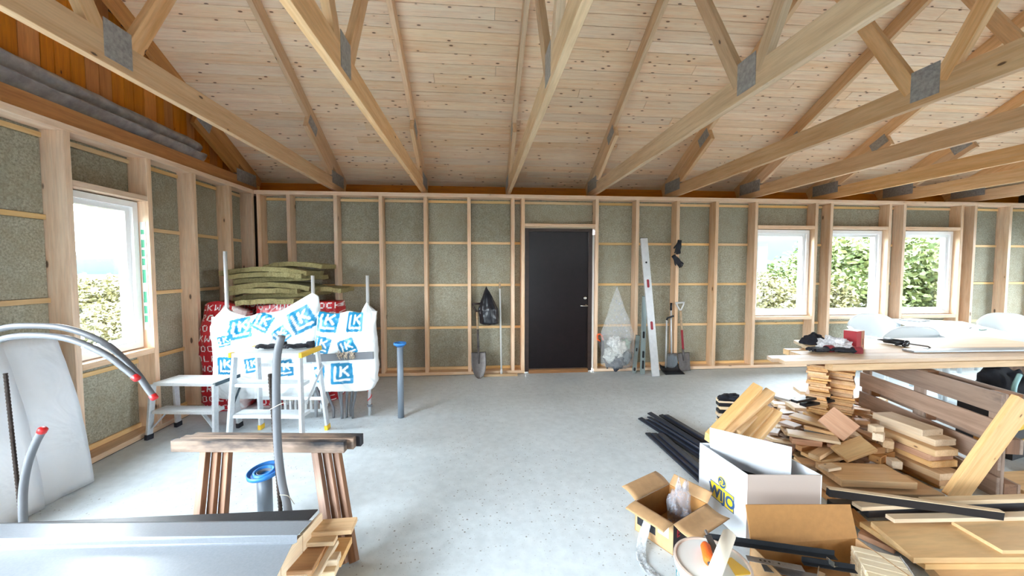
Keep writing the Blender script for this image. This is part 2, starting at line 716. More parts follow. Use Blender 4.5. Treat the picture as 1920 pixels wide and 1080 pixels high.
# -- gable boarding on the left wall, each board its own piece
y = 0.8
while y < 6.05:
    w = rnd.choice((0.098, 0.12, 0.12, 0.145))
    zt = zr(y + w / 2) - 0.03
    cbox('plank', wall_l, -3.33 + rnd.uniform(0, 0.008), -3.305, y, y + w - 0.004, 2.50, zt, M_GABLE)
    y += w
structure(MB().prism([(-6.3, 2.5), (6.3, 2.5), (6.3, zr(6.3) + 0.1), (RIDGE, zr(RIDGE) + 0.1), (-6.3, zr(-6.3) + 0.1)], 0, 0.06,
          Matrix(((0, 0, -1, -3.34), (1, 0, 0, 0), (0, 1, 0, 0), (0, 0, 0, 1)))).build('wall_gable_left', M_SHEATH))
structure(MB().prism([(-6.3, 2.5), (6.3, 2.5), (6.3, zr(6.3) + 0.1), (RIDGE, zr(RIDGE) + 0.1), (-6.3, zr(-6.3) + 0.1)], 0, 0.06,
          Matrix(((0, 0, 1, XR + 0.2), (1, 0, 0, 0), (0, 1, 0, 0), (0, 0, 0, 1)))).build('wall_gable_right', M_SHEATH))

# -- roof
b = MB()
for sgn in (1, -1):
    ya, yb_ = (RIDGE, 6.2) if sgn == 1 else (RIDGE, -5.0)
    za, zb = zr(ya) + 0.05, zr(yb_) + 0.05
    b.v += []
    i = len(b.v)
    for (yy, zz) in ((ya, za), (yb_, zb), (yb_, zb + 0.1), (ya, za + 0.1)):
        b.v += [(XL - 0.45, yy, zz), (XR + 0.35, yy, zz)]
    b.f += [(i, i + 1, i + 3, i + 2), (i + 2, i + 3, i + 5, i + 4), (i + 4, i + 5, i + 7, i + 6), (i + 6, i + 7, i + 1, i),
            (i, i + 2, i + 4, i + 6), (i + 1, i + 7, i + 5, i + 3)]
ceil = structure(b.build('ceiling', M_SHEATH))
nrm = Vector((0, math.sin(SLOPE), math.cos(SLOPE)))
row = 0
yy = 6.16
PW = 0.118
while yy > RIDGE + 0.1:
    y2 = yy - PW * math.cos(SLOPE)
    yc = (yy + y2) / 2
    xs = [XL - 0.33]
    xx = XL - 0.33 + rnd.uniform(0.8, 4.5)
    while xx < XR - 0.5 and yy > 1.6:
        xs.append(xx)
        xx += rnd.uniform(3.2, 5.2)
    xs.append(XR + 0.2)
    for a, c in zip(xs, xs[1:]):
        p = Vector((0, yc, zr(yc))) + nrm * (0.012 + rnd.uniform(-0.0008, 0.0008))
        beam('plank', ceil, (a + 0.001, p.y, p.z), (c - 0.001, p.y, p.z), PW - rnd.choice((0.0012, 0.0018, 0.003)), 0.022, M_CEIL, nrm, 0.0025)
    yy = y2
    row += 1
structure(cbox('trim_1', None, XL - 0.35, XR + 0.2, 6.06, 6.10, 2.45, 2.84, M_GABLE))
structure(cbox('trim_2', None, XL - 0.35, XR + 0.2, YB + DEP + 0.10, 6.10, 2.44, 2.50, M_SHEATH))
structure(cbox('trim_3', None, XL - 0.35, XR + 0.2, YF - 0.5, YF - 0.1, 2.44, 2.62, M_SHEATH))


# -- trusses
truss_x = [-3.21, -2.00, -0.80, 0.42, 1.68, 2.92, 4.16, 5.41, 6.66, 7.91]
where = ['against the orange boards of the left gable', 'above the left end of the back wall, beside the gable truss',
         'landing above the tall bare studs between corner and door', 'landing just left of the dark door',
         'landing at the right side of the dark door', 'landing above the stud with the two black gloves',
         'landing at the left edge of the leftmost back window', 'landing between the leftmost and middle back windows',
         'landing at the left edge of the rightmost back window', 'landing right of the three back windows',
         'at the far right edge of the ceiling']
CB0, CB1 = 2.588, 2.752


def truss(i, x0):
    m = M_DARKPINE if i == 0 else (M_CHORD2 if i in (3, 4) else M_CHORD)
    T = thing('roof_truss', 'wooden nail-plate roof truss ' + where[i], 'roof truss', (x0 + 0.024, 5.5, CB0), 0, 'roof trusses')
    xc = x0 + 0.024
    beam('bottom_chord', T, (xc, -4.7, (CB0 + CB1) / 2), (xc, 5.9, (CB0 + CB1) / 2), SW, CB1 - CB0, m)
    for s in (1, -1):
        n2 = Vector((0, s * math.sin(SLOPE), math.cos(SLOPE)))
        f = lambda yv: yv if s == 1 else 2 * RIDGE - yv
        a = Vector((xc, f(6.02), zr(6.02))) - n2 * 0.075
        c = Vector((xc, f(RIDGE), zr(RIDGE))) - n2 * 0.075
        beam('top_chord', T, a, c, SW, 0.148, m, n2)
        beam('web', T, (xc, f(2.42), CB1 - 0.05), (xc, f(3.19), zr(3.19) - 0.14), SW, 0.095, m, (0, 1, 0))
        beam('web', T, (xc, f(2.26), CB1 - 0.05), (xc, f(0.76), zr(0.76) - 0.14), SW, 0.095, m, (0, 1, 0))
        if s == 1:
            wa = Vector((xc, 4.82, zr(4.82))) - n2 * 0.223
            wb = Vector((xc, 5.56, zr(5.56))) - n2 * 0.223
            beam('heel_wedge', T, wa, wb, SW, 0.146, m, n2)
            beam('heel_block', T, (xc, 5.93, 2.56), (xc, 5.93, zr(5.93) - 0.14), SW, 0.06, M_RAIL, (0, 1, 0))
            for sx in (x0 - 0.0015, x0 + SW + 0.0015):
                link('nail_plate', box_mesh(0.44, 0.003, 0.165, M_STEEL, 0), T,
                     frame_matrix((sx, 5.65, 2.755), (0, 1, 0), (0, 0, 1)))
                pc = Vector((sx, 4.93, zr(4.93))) - n2 * 0.165
                link('nail_plate', box_mesh(0.22, 0.003, 0.125, M_STEEL, 0), T,
                     frame_matrix(pc, (0, -math.cos(SLOPE), math.sin(SLOPE)), n2))
        for sx in (x0 - 0.0015, x0 + SW + 0.0015):
            link('nail_plate', box_mesh(0.20, 0.003, 0.165, M_STEEL, 0), T,
                 frame_matrix((sx, f(2.34), 2.725), (0, 0, 1), (0, 1, 0)))
    return T


for i, x0 in enumerate(truss_x):
    truss(i, x0)


# -- windows
def window(n, M, u0, u1, z0, z1, mull=0, v0=0.085, port=True, fw=0.05):
    g = 0.006
    u0, u1, z0, z1 = u0 + g, u1 - g, z0 + g, z1 - g
    w = structure(link('window_%d' % n, None, None, M @ Matrix.Translation(((u0 + u1) / 2, v0, z0))))
    o = MB()
    for (a, c, p, q) in ((u0, u1, z0, z0 + fw), (u0, u1, z1 - fw, z1), (u0, u0 + fw, z0 + fw, z1 - fw), (u1 - fw, u1, z0 + fw, z1 - fw)):
        o.box(a, c, v0, v0 + 0.115, p, q, M)
    o.build('window_frame', M_WHITE, w)
    k = mull + 1
    seg = (u1 - u0 - 2 * fw) / k
    for j in range(k):
        a, c = u0 + fw + j * seg, u0 + fw + (j + 1) * seg
        p, q = z0 + fw, z1 - fw
        s = MB()
        sw = 0.042
        for (a2, c2, p2, q2) in ((a, c, p, p + sw), (a, c, q - sw, q), (a, a + sw, p + sw, q - sw), (c - sw, c, p + sw, q - sw)):
            s.box(a2, c2, v0 + 0.03, v0 + 0.10, p2, q2, M)
        sh = s.build('sash', M_WHITE, w)
        MB().box(a + sw - 0.004, c - sw + 0.004, v0 + 0.068, v0 + 0.074, p + sw - 0.004, q - sw + 0.004, M).build('glass_pane', M_GLASS, sh)
    if port:
        mid = M @ Matrix.Translation(((u0 + u1) / 2, v0 + 0.14, (z0 + z1) / 2))
        # light enters against +v : area light emits along its -Z, which must be -v
        R = Matrix(((1, 0, 0, 0), (0, 0, 1, 0), (0, -1, 0, 0), (0, 0, 0, 1)))
        portal(mid @ R, u1 - u0, z1 - z0)
    return w


n = 1
for (a, c) in back_windows:
    window(n, MBK, a, c, WZ0, WZ1)
    n += 1
window(n, MLF, left_window[0], left_window[1], WZ0, WZ1)
n += 1
for o in left_added_open:
    window(n, MLF, *o, mull=2)
    n += 1
for o in right_added_open:
    window(n, MRT, *o, mull=2 if o[1] - o[0] > 3 else 1, v0=0.05)
    n += 1
for o in front_added_open:
    window(n, MFR, *o, mull=1, v0=0.05)
    n += 1

# ------------------------------------------------------------------ outside
M_GRASS = plain('meadow_grass', (44, 47, 28), 0.95, var=0.4, bscale=2)
M_HILL = plain('far_hillside', (42, 54, 58), 1.0, var=0.2, bscale=0.05)  # bluish distance haze put into the hill's colour
M_BARK = plain('birch_bark', (120, 110, 98), 0.9, var=0.4, bscale=20)


def leaf_mat(name, a, c):
    t = NT(name)
    gi = t.n('ShaderNodeNewGeometry')
    t.set(t.ramp(gi.outputs['Random Per Island'], [(0.0, srgb(*a)), (1.0, srgb(*c))]), 0.6)
    return t.m


M_LEAF = leaf_mat('birch_leaves', (58, 74, 36), (104, 112, 62))
M_LEAF2 = leaf_mat('willow_leaves', (66, 66, 34), (100, 94, 56))
g = MB()
for (a, c, p, q) in ((-300, 300, YB + 0.6, 400), (-300, XL - 0.5, -300, YB + 0.6), (XR + 0.4, 300, -300, YB + 0.6), (XL - 0.5, XR + 0.4, -300, YF - 0.5)):
    g.box(a, c, p, q, -1.0, -0.6)
structure(g.build('ground', M_GRASS))


def ridge(name, pts, depth):
    b_ = MB()
    for k, (x, yv, h) in enumerate(pts):
        b_.v += [(x, yv, -2), (x, yv, h * 0.6), (x * 1.15, yv * 1.15, h), (x * 1.5, yv * 1.5, -2)]
    for k in range(len(pts) - 1):
        i = 4 * k
        for j in range(3):
            b_.f.append((i + j, i + j + 1, i + 5 + j, i + 4 + j))
    return structure(b_.build(name, M_HILL, smooth=True))


ridge('hill', [(240 * math.cos(a), 240 * math.sin(a), 10 + 18 * max(0.0, min(1.0, (1.9 - a) / 0.7)) + 1.6 * math.sin(a * 7) + 1.0 * math.sin(a * 17 + 1))
               for a in [k * PI * 1.5 / 60 - 0.3 for k in range(61)]], 80)


def crown_mesh(seed, rx, rz, nleaf, size, mat):
    r = random.Random(seed)
    b_ = MB()
    clumps = [(r.gauss(0, rx * 0.45), r.gauss(0, rx * 0.45), rz * (0.35 + r.random() * 1.5), rx * r.uniform(0.25, 0.5)) for _ in range(26)]
    for _ in range(nleaf):
        cx, cy, cz, cr = r.choice(clumps)
        d = Vector((r.gauss(0, 1), r.gauss(0, 1), r.gauss(0, 1))).normalized() * cr * r.random() ** 0.4
        p = Vector((cx, cy, cz)) + d
        u = Vector((r.gauss(0, 1), r.gauss(0, 1), r.gauss(0, 0.6))).normalized()
        w = u.cross(Vector((r.gauss(0, 1), r.gauss(0, 1), r.gauss(0, 1)))).normalized()
        s = size * r.uniform(0.6, 1.3)
        b_.quad(p - u * s, p + w * s * 0.5, p + u * s, p - w * s * 0.5)
    me = bpy.data.meshes.new('crown')
    me.from_pydata(b_.v, [], b_.f)
    me.materials.append(mat)
    return me


def trunk_mesh(seed, h):
    r = random.Random(seed)
    b_ = MB()
    for k in range(4):
        a = r.uniform(0, 2 * PI)
        p = Vector((0.1 * math.cos(a), 0.1 * math.sin(a), -0.05))
        pts = [p]
        for j in range(5):
            p = p + Vector((0.16 * math.cos(a) * r.uniform(0.3, 1.2), 0.16 * math.sin(a) * r.uniform(0.3, 1.2), h / 5))
            pts.append(p)
        b_.tube(pts, 0.04, 6, radii=[0.035 * (1 - 0.15 * j) for j in range(6)])
    me = bpy.data.meshes.new('trunk')
    me.from_pydata(b_.v, [], b_.f)
    me.materials.append(M_BARK)
    return me


crowns = [crown_mesh(1, 1.5, 1.55, 9000, 0.085, M_LEAF), crown_mesh(2, 1.7, 1.25, 9000, 0.085, M_LEAF), crown_mesh(3, 1.5, 1.1, 9000, 0.075, M_LEAF2)]
trunks = [trunk_mesh(4, 2.2), trunk_mesh(5, 1.8), trunk_mesh(6, 1.6)]
tree_spots = [
    (8.3, 10.6, 2, 0.85, 'yellowish low bush seen low in the leftmost back window'),
    (11.2, 12.6, 1, 0.95, 'green birch bush at the right side of the leftmost back window'),
    (10.8, 10.0, 0, 0.95, 'pale green birch filling the left half of the middle back window'),
    (12.8, 10.6, 0, 1.05, 'tall green birch filling the right half of the middle back window'),
    (14.0, 10.4, 0, 1.1, 'dense green birch filling the left half of the rightmost back window'),
    (16.0, 10.8, 1, 1.2, 'dense green birch filling the right half of the rightmost back window'),
    (9.6, 13.5, 1, 0.8, 'small far birch behind the bush in the leftmost back window'),
    (-8.6, 9.6, 2, 0.75, 'yellow-green willow bush seen through the left wall window'),
    (-6.6, 7.6, 2, 0.6, 'low pale willow bush close outside the left wall window'),
    (-12.5, 13.5, 2, 0.8, 'distant pale willow bush in the left wall window'),
]
for k, (x, yv, kind, sc, lab) in enumerate(tree_spots):
    T = link('birch_tree' if kind < 2 else 'willow_bush', None, None,
             Matrix.Translation((x, yv, -0.6)) @ Matrix.Rotation(k * 1.7, 4, 'Z') @ Matrix.Scale(sc, 4))
    tag(T, lab, 'tree' if kind < 2 else 'bush', 'trees outside the windows')
    for nm, me in (('crown', crowns[kind]), ('trunk', trunks[kind])):
        o = bpy.data.objects.new(nm, me)
        COL.objects.link(o)
        o.parent = T

# ------------------------------------------------------------------ door
M_DOOR = plain('dark_door_lacquer', (26, 18, 20), 0.3, var=0.25, bscale=12, bump=0.02)
M_DOOR.node_tree.nodes['Principled BSDF'].inputs['Specular IOR Level'].default_value = 0.3
M_DOORF = wood('dark_stained_frame', (58, 38, 30), (34, 22, 20), knots=0, vary=0.1, rough=0.45)
M_CHROME = plain('satin_metal', (200, 196, 186), 0.25, 0.95)
M_THRESH = wood('threshold_wood', (150, 112, 82), (100, 70, 48), knots=0, vary=0.1)
M_FOAM = plain('white_sealing_strip', (236, 236, 232), 0.6)
D = structure(link('door_1', None, None, Matrix.Translation((1.17, YB + 0.05, 0))))
fb = MB()
fb.box(0.664, 0.72, YB + 0.02, YB + 0.14, 0.02, 2.09).box(1.59, 1.645, YB + 0.02, YB + 0.14, 0.02, 2.09).box(0.72, 1.59, YB + 0.02, YB + 0.14, 2.045, 2.09)
fb.build('door_frame', M_DOORF, D)
cbox('threshold', D, 0.72, 1.59, YB + 0.0, YB + 0.15, 0.0, 0.052, M_THRESH)
leaf = cbox('door_leaf', D, 0.722, 1.588, YB + 0.05, YB + 0.10, 0.056, 2.043, M_DOOR, 0.003)
cbox('sealing_strip', D, 1.647, 1.677, YB + 0.03, YB + 0.12, 0.05, 2.0, M_FOAM)
hm = onY(1100, 573, YB + 0.05)
MB().lathe([(0.024, 0), (0.024, 0.006), (0.010, 0.008), (0.010, 0.045)], Matrix.Translation(hm) @ Matrix.Rotation(PI / 2, 4, 'X'), 16).tube(
    [hm + Vector((0.0, -0.042, 0)), hm + Vector((-0.05, -0.046, 0)), hm + Vector((-0.105, -0.042, 0.002))], 0.009, 8).build('door_handle', M_CHROME, leaf, True)
hk = onY(1097, 559, YB + 0.05)
MB().lathe([(0.024, 0), (0.024, 0.012), (0.016, 0.016)], Matrix.Translation(hk) @ Matrix.Rotation(PI / 2, 4, 'X'), 16).build('lock_rosette', M_CHROME, leaf, True)

# ------------------------------------------------------------------ sheeting along the top of the left wall
M_FILM = plain('grey_plastic_film', (186, 184, 186), 0.35, var=0.4, bscale=9, Alpha=0.85)


def film(u, v):
    yv = 0.9 + 3.95 * u
    ang = v * 2.4
    z = 2.76 + 0.27 * (1 - v) + 0.035 * math.sin(v * 9 + u * 2) * (0.4 + v)
    x = -3.27 + 0.09 * math.sin(ang * 1.05) + 0.045 * math.sin(v * 11) + 0.02 * fbm(u * 9, v * 3, 1)
    return Vector((x, yv, z - 0.05 * u + 0.015 * fbm(u * 14, v * 2, 5)))


tag(MB().sheet(film, 70, 24, 0.002).build('plastic_sheet', M_FILM, smooth=True),
    'grey translucent plastic sheeting rolled along the top of the left wall', 'plastic sheet')
# green-printed tape on the window reveal
M_TAPE = plain('white_tape', (222, 226, 222), 0.5)
M_TGREEN = plain('green_tape_print', (62, 150, 112), 0.5)
tp = MB().box(XL - 0.075, XL - 0.03, 3.7795, 3.7815, 0.95, 1.93).build('tape_strip', M_TAPE)
tag(tp, 'white tape with green print on the reveal of the left window', 'tape')
for (z0, z1) in ((1.82, 1.86), (1.70, 1.77), (1.62, 1.68), (1.54, 1.60), (1.38, 1.50), (1.20, 1.30), (1.10, 1.17), (1.02, 1.08)):
    cbox('green_print', tp, XL - 0.068, XL - 0.042, 3.7782, 3.7796, z0, z1, M_TGREEN, 0)

# ------------------------------------------------------------------ white boards leaning on the left wall
M_WBOARD = NT('white_foil_board')
_v, _ = M_WBOARD.coords((1, 1, 1))
_n = M_WBOARD.noise(_v, 3.2, 3, 0.5, 1.5)
M_WBOARD.bump(_n, 0.35, 0.03)
M_WBOARD = M_WBOARD.set(srgb(222, 226, 232), 0.38)


def board_fn(ya, yb2, x_off):
    def fn(u, v):
        yv = ya + (yb2 - ya) * u
        bulge = 0.035 * math.sin(PI * v) + 0.012 * fbm(u * 3, v * 4, ya)
        return Vector((-2.73 - 0.215 * v + bulge + x_off - 0.03 * (1 - u), yv + 0.02 * v, 0.004 + 1.05 * v))
    return fn


tag(MB().sheet(board_fn(2.60, 2.905, 0.0), 10, 16, 0.012).build('foil_board', M_WBOARD, smooth=True),
    'white foil-faced board leaning on the left wall, its free corner reaching the floor', 'board', 'white boards on the left wall')
tag(MB().sheet(board_fn(1.95, 2.598, -0.0), 12, 16, 0.012).build('foil_board', M_WBOARD, smooth=True),
    'white foil-faced board at the left picture edge, partly behind the rusty bar', 'board', 'white boards on the left wall')

# ------------------------------------------------------------------ pipes, rebar
M_COND = plain('grey_conduit', (104, 106, 111), 0.42)
M_REDCAP = plain('red_cap', (196, 30, 34), 0.4)
M_REBAR = plain('rusty_rebar', (58, 46, 40), 0.8, 0.3, var=0.4, bscale=80)
M_BLUE = plain('blue_flange', (44, 118, 190), 0.4)
M_GPIPE = plain('grey_drain_pipe', (112, 122, 134), 0.4)
M_WIRE = plain('tie_wire', (170, 165, 150), 0.4, 0.8)


def conduit(name, label, pts, r, cap_end=True, group=None, foot=True):
    t = thing(name, label, 'conduit', pts[0], 0, group)
    path = smooth_path(pts, 8)
    MB().tube(path, r, 12).build('pipe', M_COND, t, True)
    if cap_end:
        d = (path[-1] - path[-2]).normalized()
        e = path[-1]
        MB().tube([e - d * 0.014, e + d * 0.006, e + d * 0.012], r, 12, radii=[r * 1.1, r * 1.12, r * 0.8]).build('red_cap', M_REDCAP, t, True)
    return t


Yc = 1.9
arc1 = [(-2.86, 1.86, 0), (-2.86, 1.86, 0.45)] + [onY(x, y, Yc + 0.0) for x, y in ((-70, 650), (0, 617), (60, 611), (130, 617), (200, 646), (250, 692), (278, 730), (289, 745))]
arc2 = [(-2.80, 1.82, 0), (-2.80, 1.82, 0.42)] + [onY(x, y, Yc - 0.05) for x, y in ((-65, 668), (0, 637), (60, 629), (130, 636), (195, 663), (235, 692), (256, 709))]
conduit('conduit', 'outer grey conduit arching over in front of the left window, red cap low', arc1, 0.0135, group='grey conduits')
conduit('conduit', 'inner grey conduit arching over in front of the left window, red cap higher', arc2, 0.0135, group='grey conduits')
st = [onY(x, y, 2.05) for x, y in ((43, 960), (44, 915), (52, 870), (66, 832), (80, 806))]
st = [Vector((st[0].x - 0.0, 2.05, 0.0)), Vector((st[0].x, 2.05, 0.15))] + st
conduit('conduit', 'short curved grey conduit stub with red cap before the white board', st, 0.0165, group='grey conduits')
mid = [onY(x, y, 2.06) for x, y in ((538, 945), (529, 905), (522, 850), (519, 790), (518, 720), (520, 665), (528, 630))]
mid = [Vector((mid[0].x + 0.04, 2.06, 0.0)), Vector((mid[0].x + 0.02, 2.06, 0.12))] + mid
conduit('conduit', 'tall grey conduit rising in front of the trestle, top bent over', mid, 0.0195, cap_end=False, group='grey conduits')


def rebar(label, p0, p1, r):
    p0, p1 = Vector(p0), Vector(p1)
    L = (p1 - p0).length
    nn = int(L / 0.009)
    pts = [p0 + (p1 - p0) * (k / nn) for k in range(nn + 1)]
    o = MB().tube(pts, r, 8, radii=[r * (1.12 if k % 2 else 0.9) for k in range(nn + 1)]).build('rebar', M_REBAR)
    return tag(o, label, 'rebar', 'rebar starter bars')


a, c = onY(39, 965, 2.1), onY(10, 700, 2.1)
rebar('rusty ribbed bar standing before the white board at the left edge', a + (a - c) * (a.z / (c.z - a.z)), c, 0.008)
a, c = onY(525, 945, 2.09), onY(506, 701, 2.09)
rb = rebar('dark ribbed bar tied to the tall conduit at the trestle', a + (a - c) * (a.z / (c.z - a.z)), c, 0.0105)
for (q0, q1, q2) in (((506, 768), (530, 756), (552, 750)), ((524, 928), (540, 930), (552, 945))):
    pw = [onY(q0[0], q0[1], 2.03), onY(q1[0], q1[1], 2.0), onY(q2[0], q2[1], 2.02)]
    MB().tube(smooth_path(pw, 5), 0.0018, 5).build('tie_wire', M_WIRE, rb)


def floor_pipe(label, x, yv, h, r, fr, tilt=0.0):
    t = thing('drain_pipe', label, 'pipe', (x, yv, 0), 0, 'drain pipes in the slab')
    MB().lathe([(r, 0), (r, h), (r - 0.004, h), (r - 0.004, h - 0.05)], Matrix.Translation((x, yv, 0)), 24).build('pipe', M_GPIPE, t, True)
    Mt = Matrix.Translation((x, yv, h)) @ Matrix.Rotation(tilt, 4, 'X') @ Matrix.Rotation(-tilt * 0.6, 4, 'Y')
    b_ = MB().lathe([(r + 0.004, -0.03), (fr * 0.9, -0.012), (fr, -0.01), (fr, 0.012), (fr - 0.006, 0.012), (fr - 0.008, -0.004),
                     (fr * 0.66, -0.004), (fr * 0.64, 0.008), (fr * 0.5, 0.008), (fr * 0.48, -0.02), (0.001, -0.02)], Mt, 32)
    b_.build('flange', M_BLUE, t, True)
    return t


floor_pipe('short grey drain pipe with wide blue flange under the trestle', -1.245, 2.30, 0.33, 0.039, 0.088, 0.12)
floor_pipe('tall slim grey drain pipe with small blue flange in the open floor', -0.79, 3.93, 0.755, 0.031, 0.062)

# ------------------------------------------------------------------ trestle
M_OLDWOOD = wood('paint_spattered_wood', (164, 140, 122), (96, 74, 58), knots=0.03, stain=((30, 29, 36), 0.44), vary=0.25)
M_LEGWOOD = wood('weathered_leg_wood', (152, 112, 86), (84, 56, 40), knots=0.03, vary=0.35, grain=22)
tr_ = thing('trestle', 'paint-spattered wooden trestle in front of the step ladders', 'trestle', (-1.2, 2.2, 0))
e0, e1 = Vector((-1.705, 2.245, 0)), Vector((-0.742, 2.148, 0))
dv = (e1 - e0).normalized()
nv = Vector((-dv.y, dv.x, 0))
for k, (s0, s1) in enumerate(((0, 0), (0.02, 0.035), (0.05, 0.06))):
    o_ = nv * (0.02 + k * 0.041)
    zz = Vector((0, 0, 0.552 - 0.031 + 0.002 * (k % 2)))
    beam('beam', tr_, e0 + dv * s0 + o_ + zz, e1 + dv * s1 + o_ + zz, 0.038, 0.062, M_OLDWOOD)
for (tx, bx, by) in ((0.215, 0.38, -0.27), (0.84, 1.05, -0.235)):
    for k in range(3):
        top = e0 + dv * (tx + (k - 1) * 0.043) + nv * (0.03 + 0.028 * k) + Vector((0, 0, 0.488))
        bot = e0 + dv * (bx + (k - 1) * 0.040) + nv * (by + 0.03 * k) + Vector((0, 0, 0.008 + 0.012 * (2 - k)))
        beam('leg', tr_, top, bot, 0.040, 0.034 if k != 1 else 0.028, M_LEGWOOD, nv)

# ------------------------------------------------------------------ black sheet, steel profile and board below
M_BLACK = plain('black_sheet', (26, 26, 30), 0.45, var=0.3, bscale=25, bump=0.1)
M_GREYST = plain('grey_coated_steel', (122, 127, 134), 0.34, 0.0, var=0.12, bscale=120, bump=0.03)
zt = 0.325
q = [onZ(596, 957, zt), onZ(480, 1083, zt), onZ(-260, 1090, zt), onZ(-150, 990, zt)]
b_ = MB()
b_.v = [tuple(p) for p in q] + [(p.x, p.y, p.z + 0.006) for p in q]
b_.f = [(0, 3, 2, 1), (4, 5, 6, 7), (0, 1, 5, 4), (1, 2, 6, 5), (2, 3, 7, 6), (3, 0, 4, 7)]
tag(b_.build('black_sheet', M_BLACK), 'black stiff sheet under the grey steel profile at bottom left', 'sheet')
zp = zt + 0.007
F0, F1 = onZ(583, 978, zp + 0.03), onZ(-160, 985, zp + 0.03)
G0, G1 = onZ(557, 1004, zp + 0.045), onZ(-170, 1012, zp + 0.045)
H0, H1 = onZ(557, 1017, zp + 0.012), onZ(-170, 1028, zp + 0.012)
I0, I1 = onZ(548, 1021, zp + 0.002), onZ(-175, 1036, zp + 0.002)
J0, J1 = onZ(500, 1120, zp + 0.002), onZ(-260, 1130, zp + 0.002)
E0, E1 = onZ(585, 976, zp + 0.003), onZ(-158, 983, zp + 0.003)
rows = [(E0, E1), (F0, F1), (G0, G1), (H0, H1), (I0, I1), (J0, J1)]
b_ = MB()
for (a, c) in rows:
    b_.v += [tuple(a), tuple(c)]
for (a, c) in rows:
    b_.v += [(a.x, a.y, a.z + 0.002), (c.x, c.y, c.z + 0.002)]
m_ = len(rows) * 2
for k in range(len(rows) - 1):
    i = 2 * k
    b_.f += [(i, i + 2, i + 3, i + 1), (m_ + i, m_ + i + 1, m_ + i + 3, m_ + i + 2), (i, m_ + i, m_ + i + 2, i + 2), (i + 1, i + 3, m_ + i + 3, m_ + i + 1)]
b_.f += [(0, 1, m_ + 1, m_), (m_ - 2, 2 * m_ - 2, 2 * m_ - 1, m_ - 1)]
tag(b_.build('steel_profile', M_GREYST), 'long grey bent steel profile lying across the bottom left corner', 'steel profile')

M_OFF = wood('pine_offcut', (230, 194, 148), (200, 150, 102), knots=0.06, kscale=4, vary=0.4, knot=(90, 50, 25))
M_OFFW = wood('pale_pine_offcut', (236, 214, 184), (214, 180, 140), knots=0.05, kscale=4, vary=0.2)
M_OFFO = wood('orange_offcut', (206, 154, 100), (168, 112, 66), knots=0.06, kscale=4, vary=0.3)
a, c = onZ(597, 961, zt - 0.005), onZ(474, 1090, zt - 0.005)
for k, (f0, f1) in enumerate(((0.0, 0.36), (0.37, 0.70), (0.71, 1.0))):
    p, r_ = a + (c - a) * f0, a + (c - a) * f1
    o = beam('support_board', None, (p.x + 0.012, p.y, zt / 2 - 0.003), (r_.x + 0.012, r_.y, zt / 2 - 0.003), 0.018, zt - 0.008, M_OFFW)
    tag(o, ('far', 'middle', 'near')[k] + ' board on edge carrying the black sheet at bottom left', 'board', 'boards under the black sheet')
for k in range(2):
    o = cbox('support_board', None, -2.3 + k * 0.8, -2.26 + k * 0.8, 1.45, 1.80, 0.0, zt - 0.002, M_OFF)
    tag(o, ('outer', 'inner')[k] + ' pine board on edge hidden beneath the grey steel profile', 'board', 'boards under the black sheet')


def piece(name, label, corners, z, t, mat, cat='board', group=None, w=None):
    """flat board: two pixel points along its centre line, heights z (both ends), width w, thickness t"""
    (p0, p1) = corners
    z0, z1 = z if isinstance(z, tuple) else (z, z)
    A, B = onZ(p0[0], p0[1], z0), onZ(p1[0], p1[1], z1)
    o = beam(name, None, A, B, w, t, mat, (0, 0, 1), 0.003)
    return tag(o, label, cat, group)


GRP = 'offcuts beside the black sheet'
piece('offcut', 'grooved pine offcut sticking out right of the black sheet, topmost', ((583, 991), (665, 985)), 0.27, 0.022, M_OFF, 'offcut', GRP, 0.10)
piece('offcut', 'pale offcut just below the grooved one at the black sheet', ((574, 1016), (630, 1013)), 0.25, 0.02, M_OFFW, 'offcut', GRP, 0.05)
piece('offcut', 'square brown board offcut with a knot at the black sheet', ((540, 1050), (600, 1047)), 0.225, 0.02, M_OFFO, 'offcut', GRP, 0.16)
piece('offcut', 'small pale block near the trestle foot', ((608, 1049), (636, 1047)), 0.20, 0.03, M_OFFW, 'offcut', GRP, 0.055)
piece('offcut', 'small pale block below its twin near the trestle foot', ((602, 1070), (632, 1068)), 0.17, 0.03, M_OFFW, 'offcut', GRP, 0.06)
piece('offcut', 'pale lath running down under the square brown offcut', ((630, 1015), (590, 1085)), (0.232, 0.19), 0.02, M_OFFW, 'offcut', GRP, 0.03)
for k in range(5):
    p = onZ(575 + 9 * k, 1050 + 3 * k, 0.10)
    o = cbox('offcut', None, p.x - 0.09, p.x + 0.09, p.y - 0.10 + 0.01 * k, p.y + 0.10, 0.034 * k, 0.034 * k + 0.033, M_OFF)
    tag(o, ('lowest', 'second', 'third', 'fourth', 'topmost')[k] + ' pine offcut in the small stack at the trestle foot', 'offcut', 'stacked offcuts at bottom left')

# ------------------------------------------------------------------ aluminium step stool and step ladder
M_ALU = plain('aluminium', (214, 218, 222), 0.38, 0.35, var=0.12, bscale=50)
M_ALUTOP = plain('ribbed_aluminium_tread', (226, 230, 232), 0.45, 0.45, var=0.1, bscale=90)
M_RUBBER = plain('black_rubber', (34, 36, 46), 0.7)
M_YEL = plain('yellow_plastic', (226, 180, 40), 0.45)
M_TEAL = plain('dark_hinge_steel', (70, 84, 92), 0.4, 0.7)


def tread(parent, M, x0, x1, y0, y1, z, name, h=0.028):
    b1 = MB().box(x0, x1, y0, y1, z - h, z - 0.004, M)
    nr = 9
    for k in range(nr):
        ya = y0 + (y1 - y0) * k / nr
        b1.box(x0, x1, ya + 0.002, ya + (y1 - y0) / nr - 0.003, z - 0.004, z, M)
    return b1.build(name, M_ALUTOP, parent)


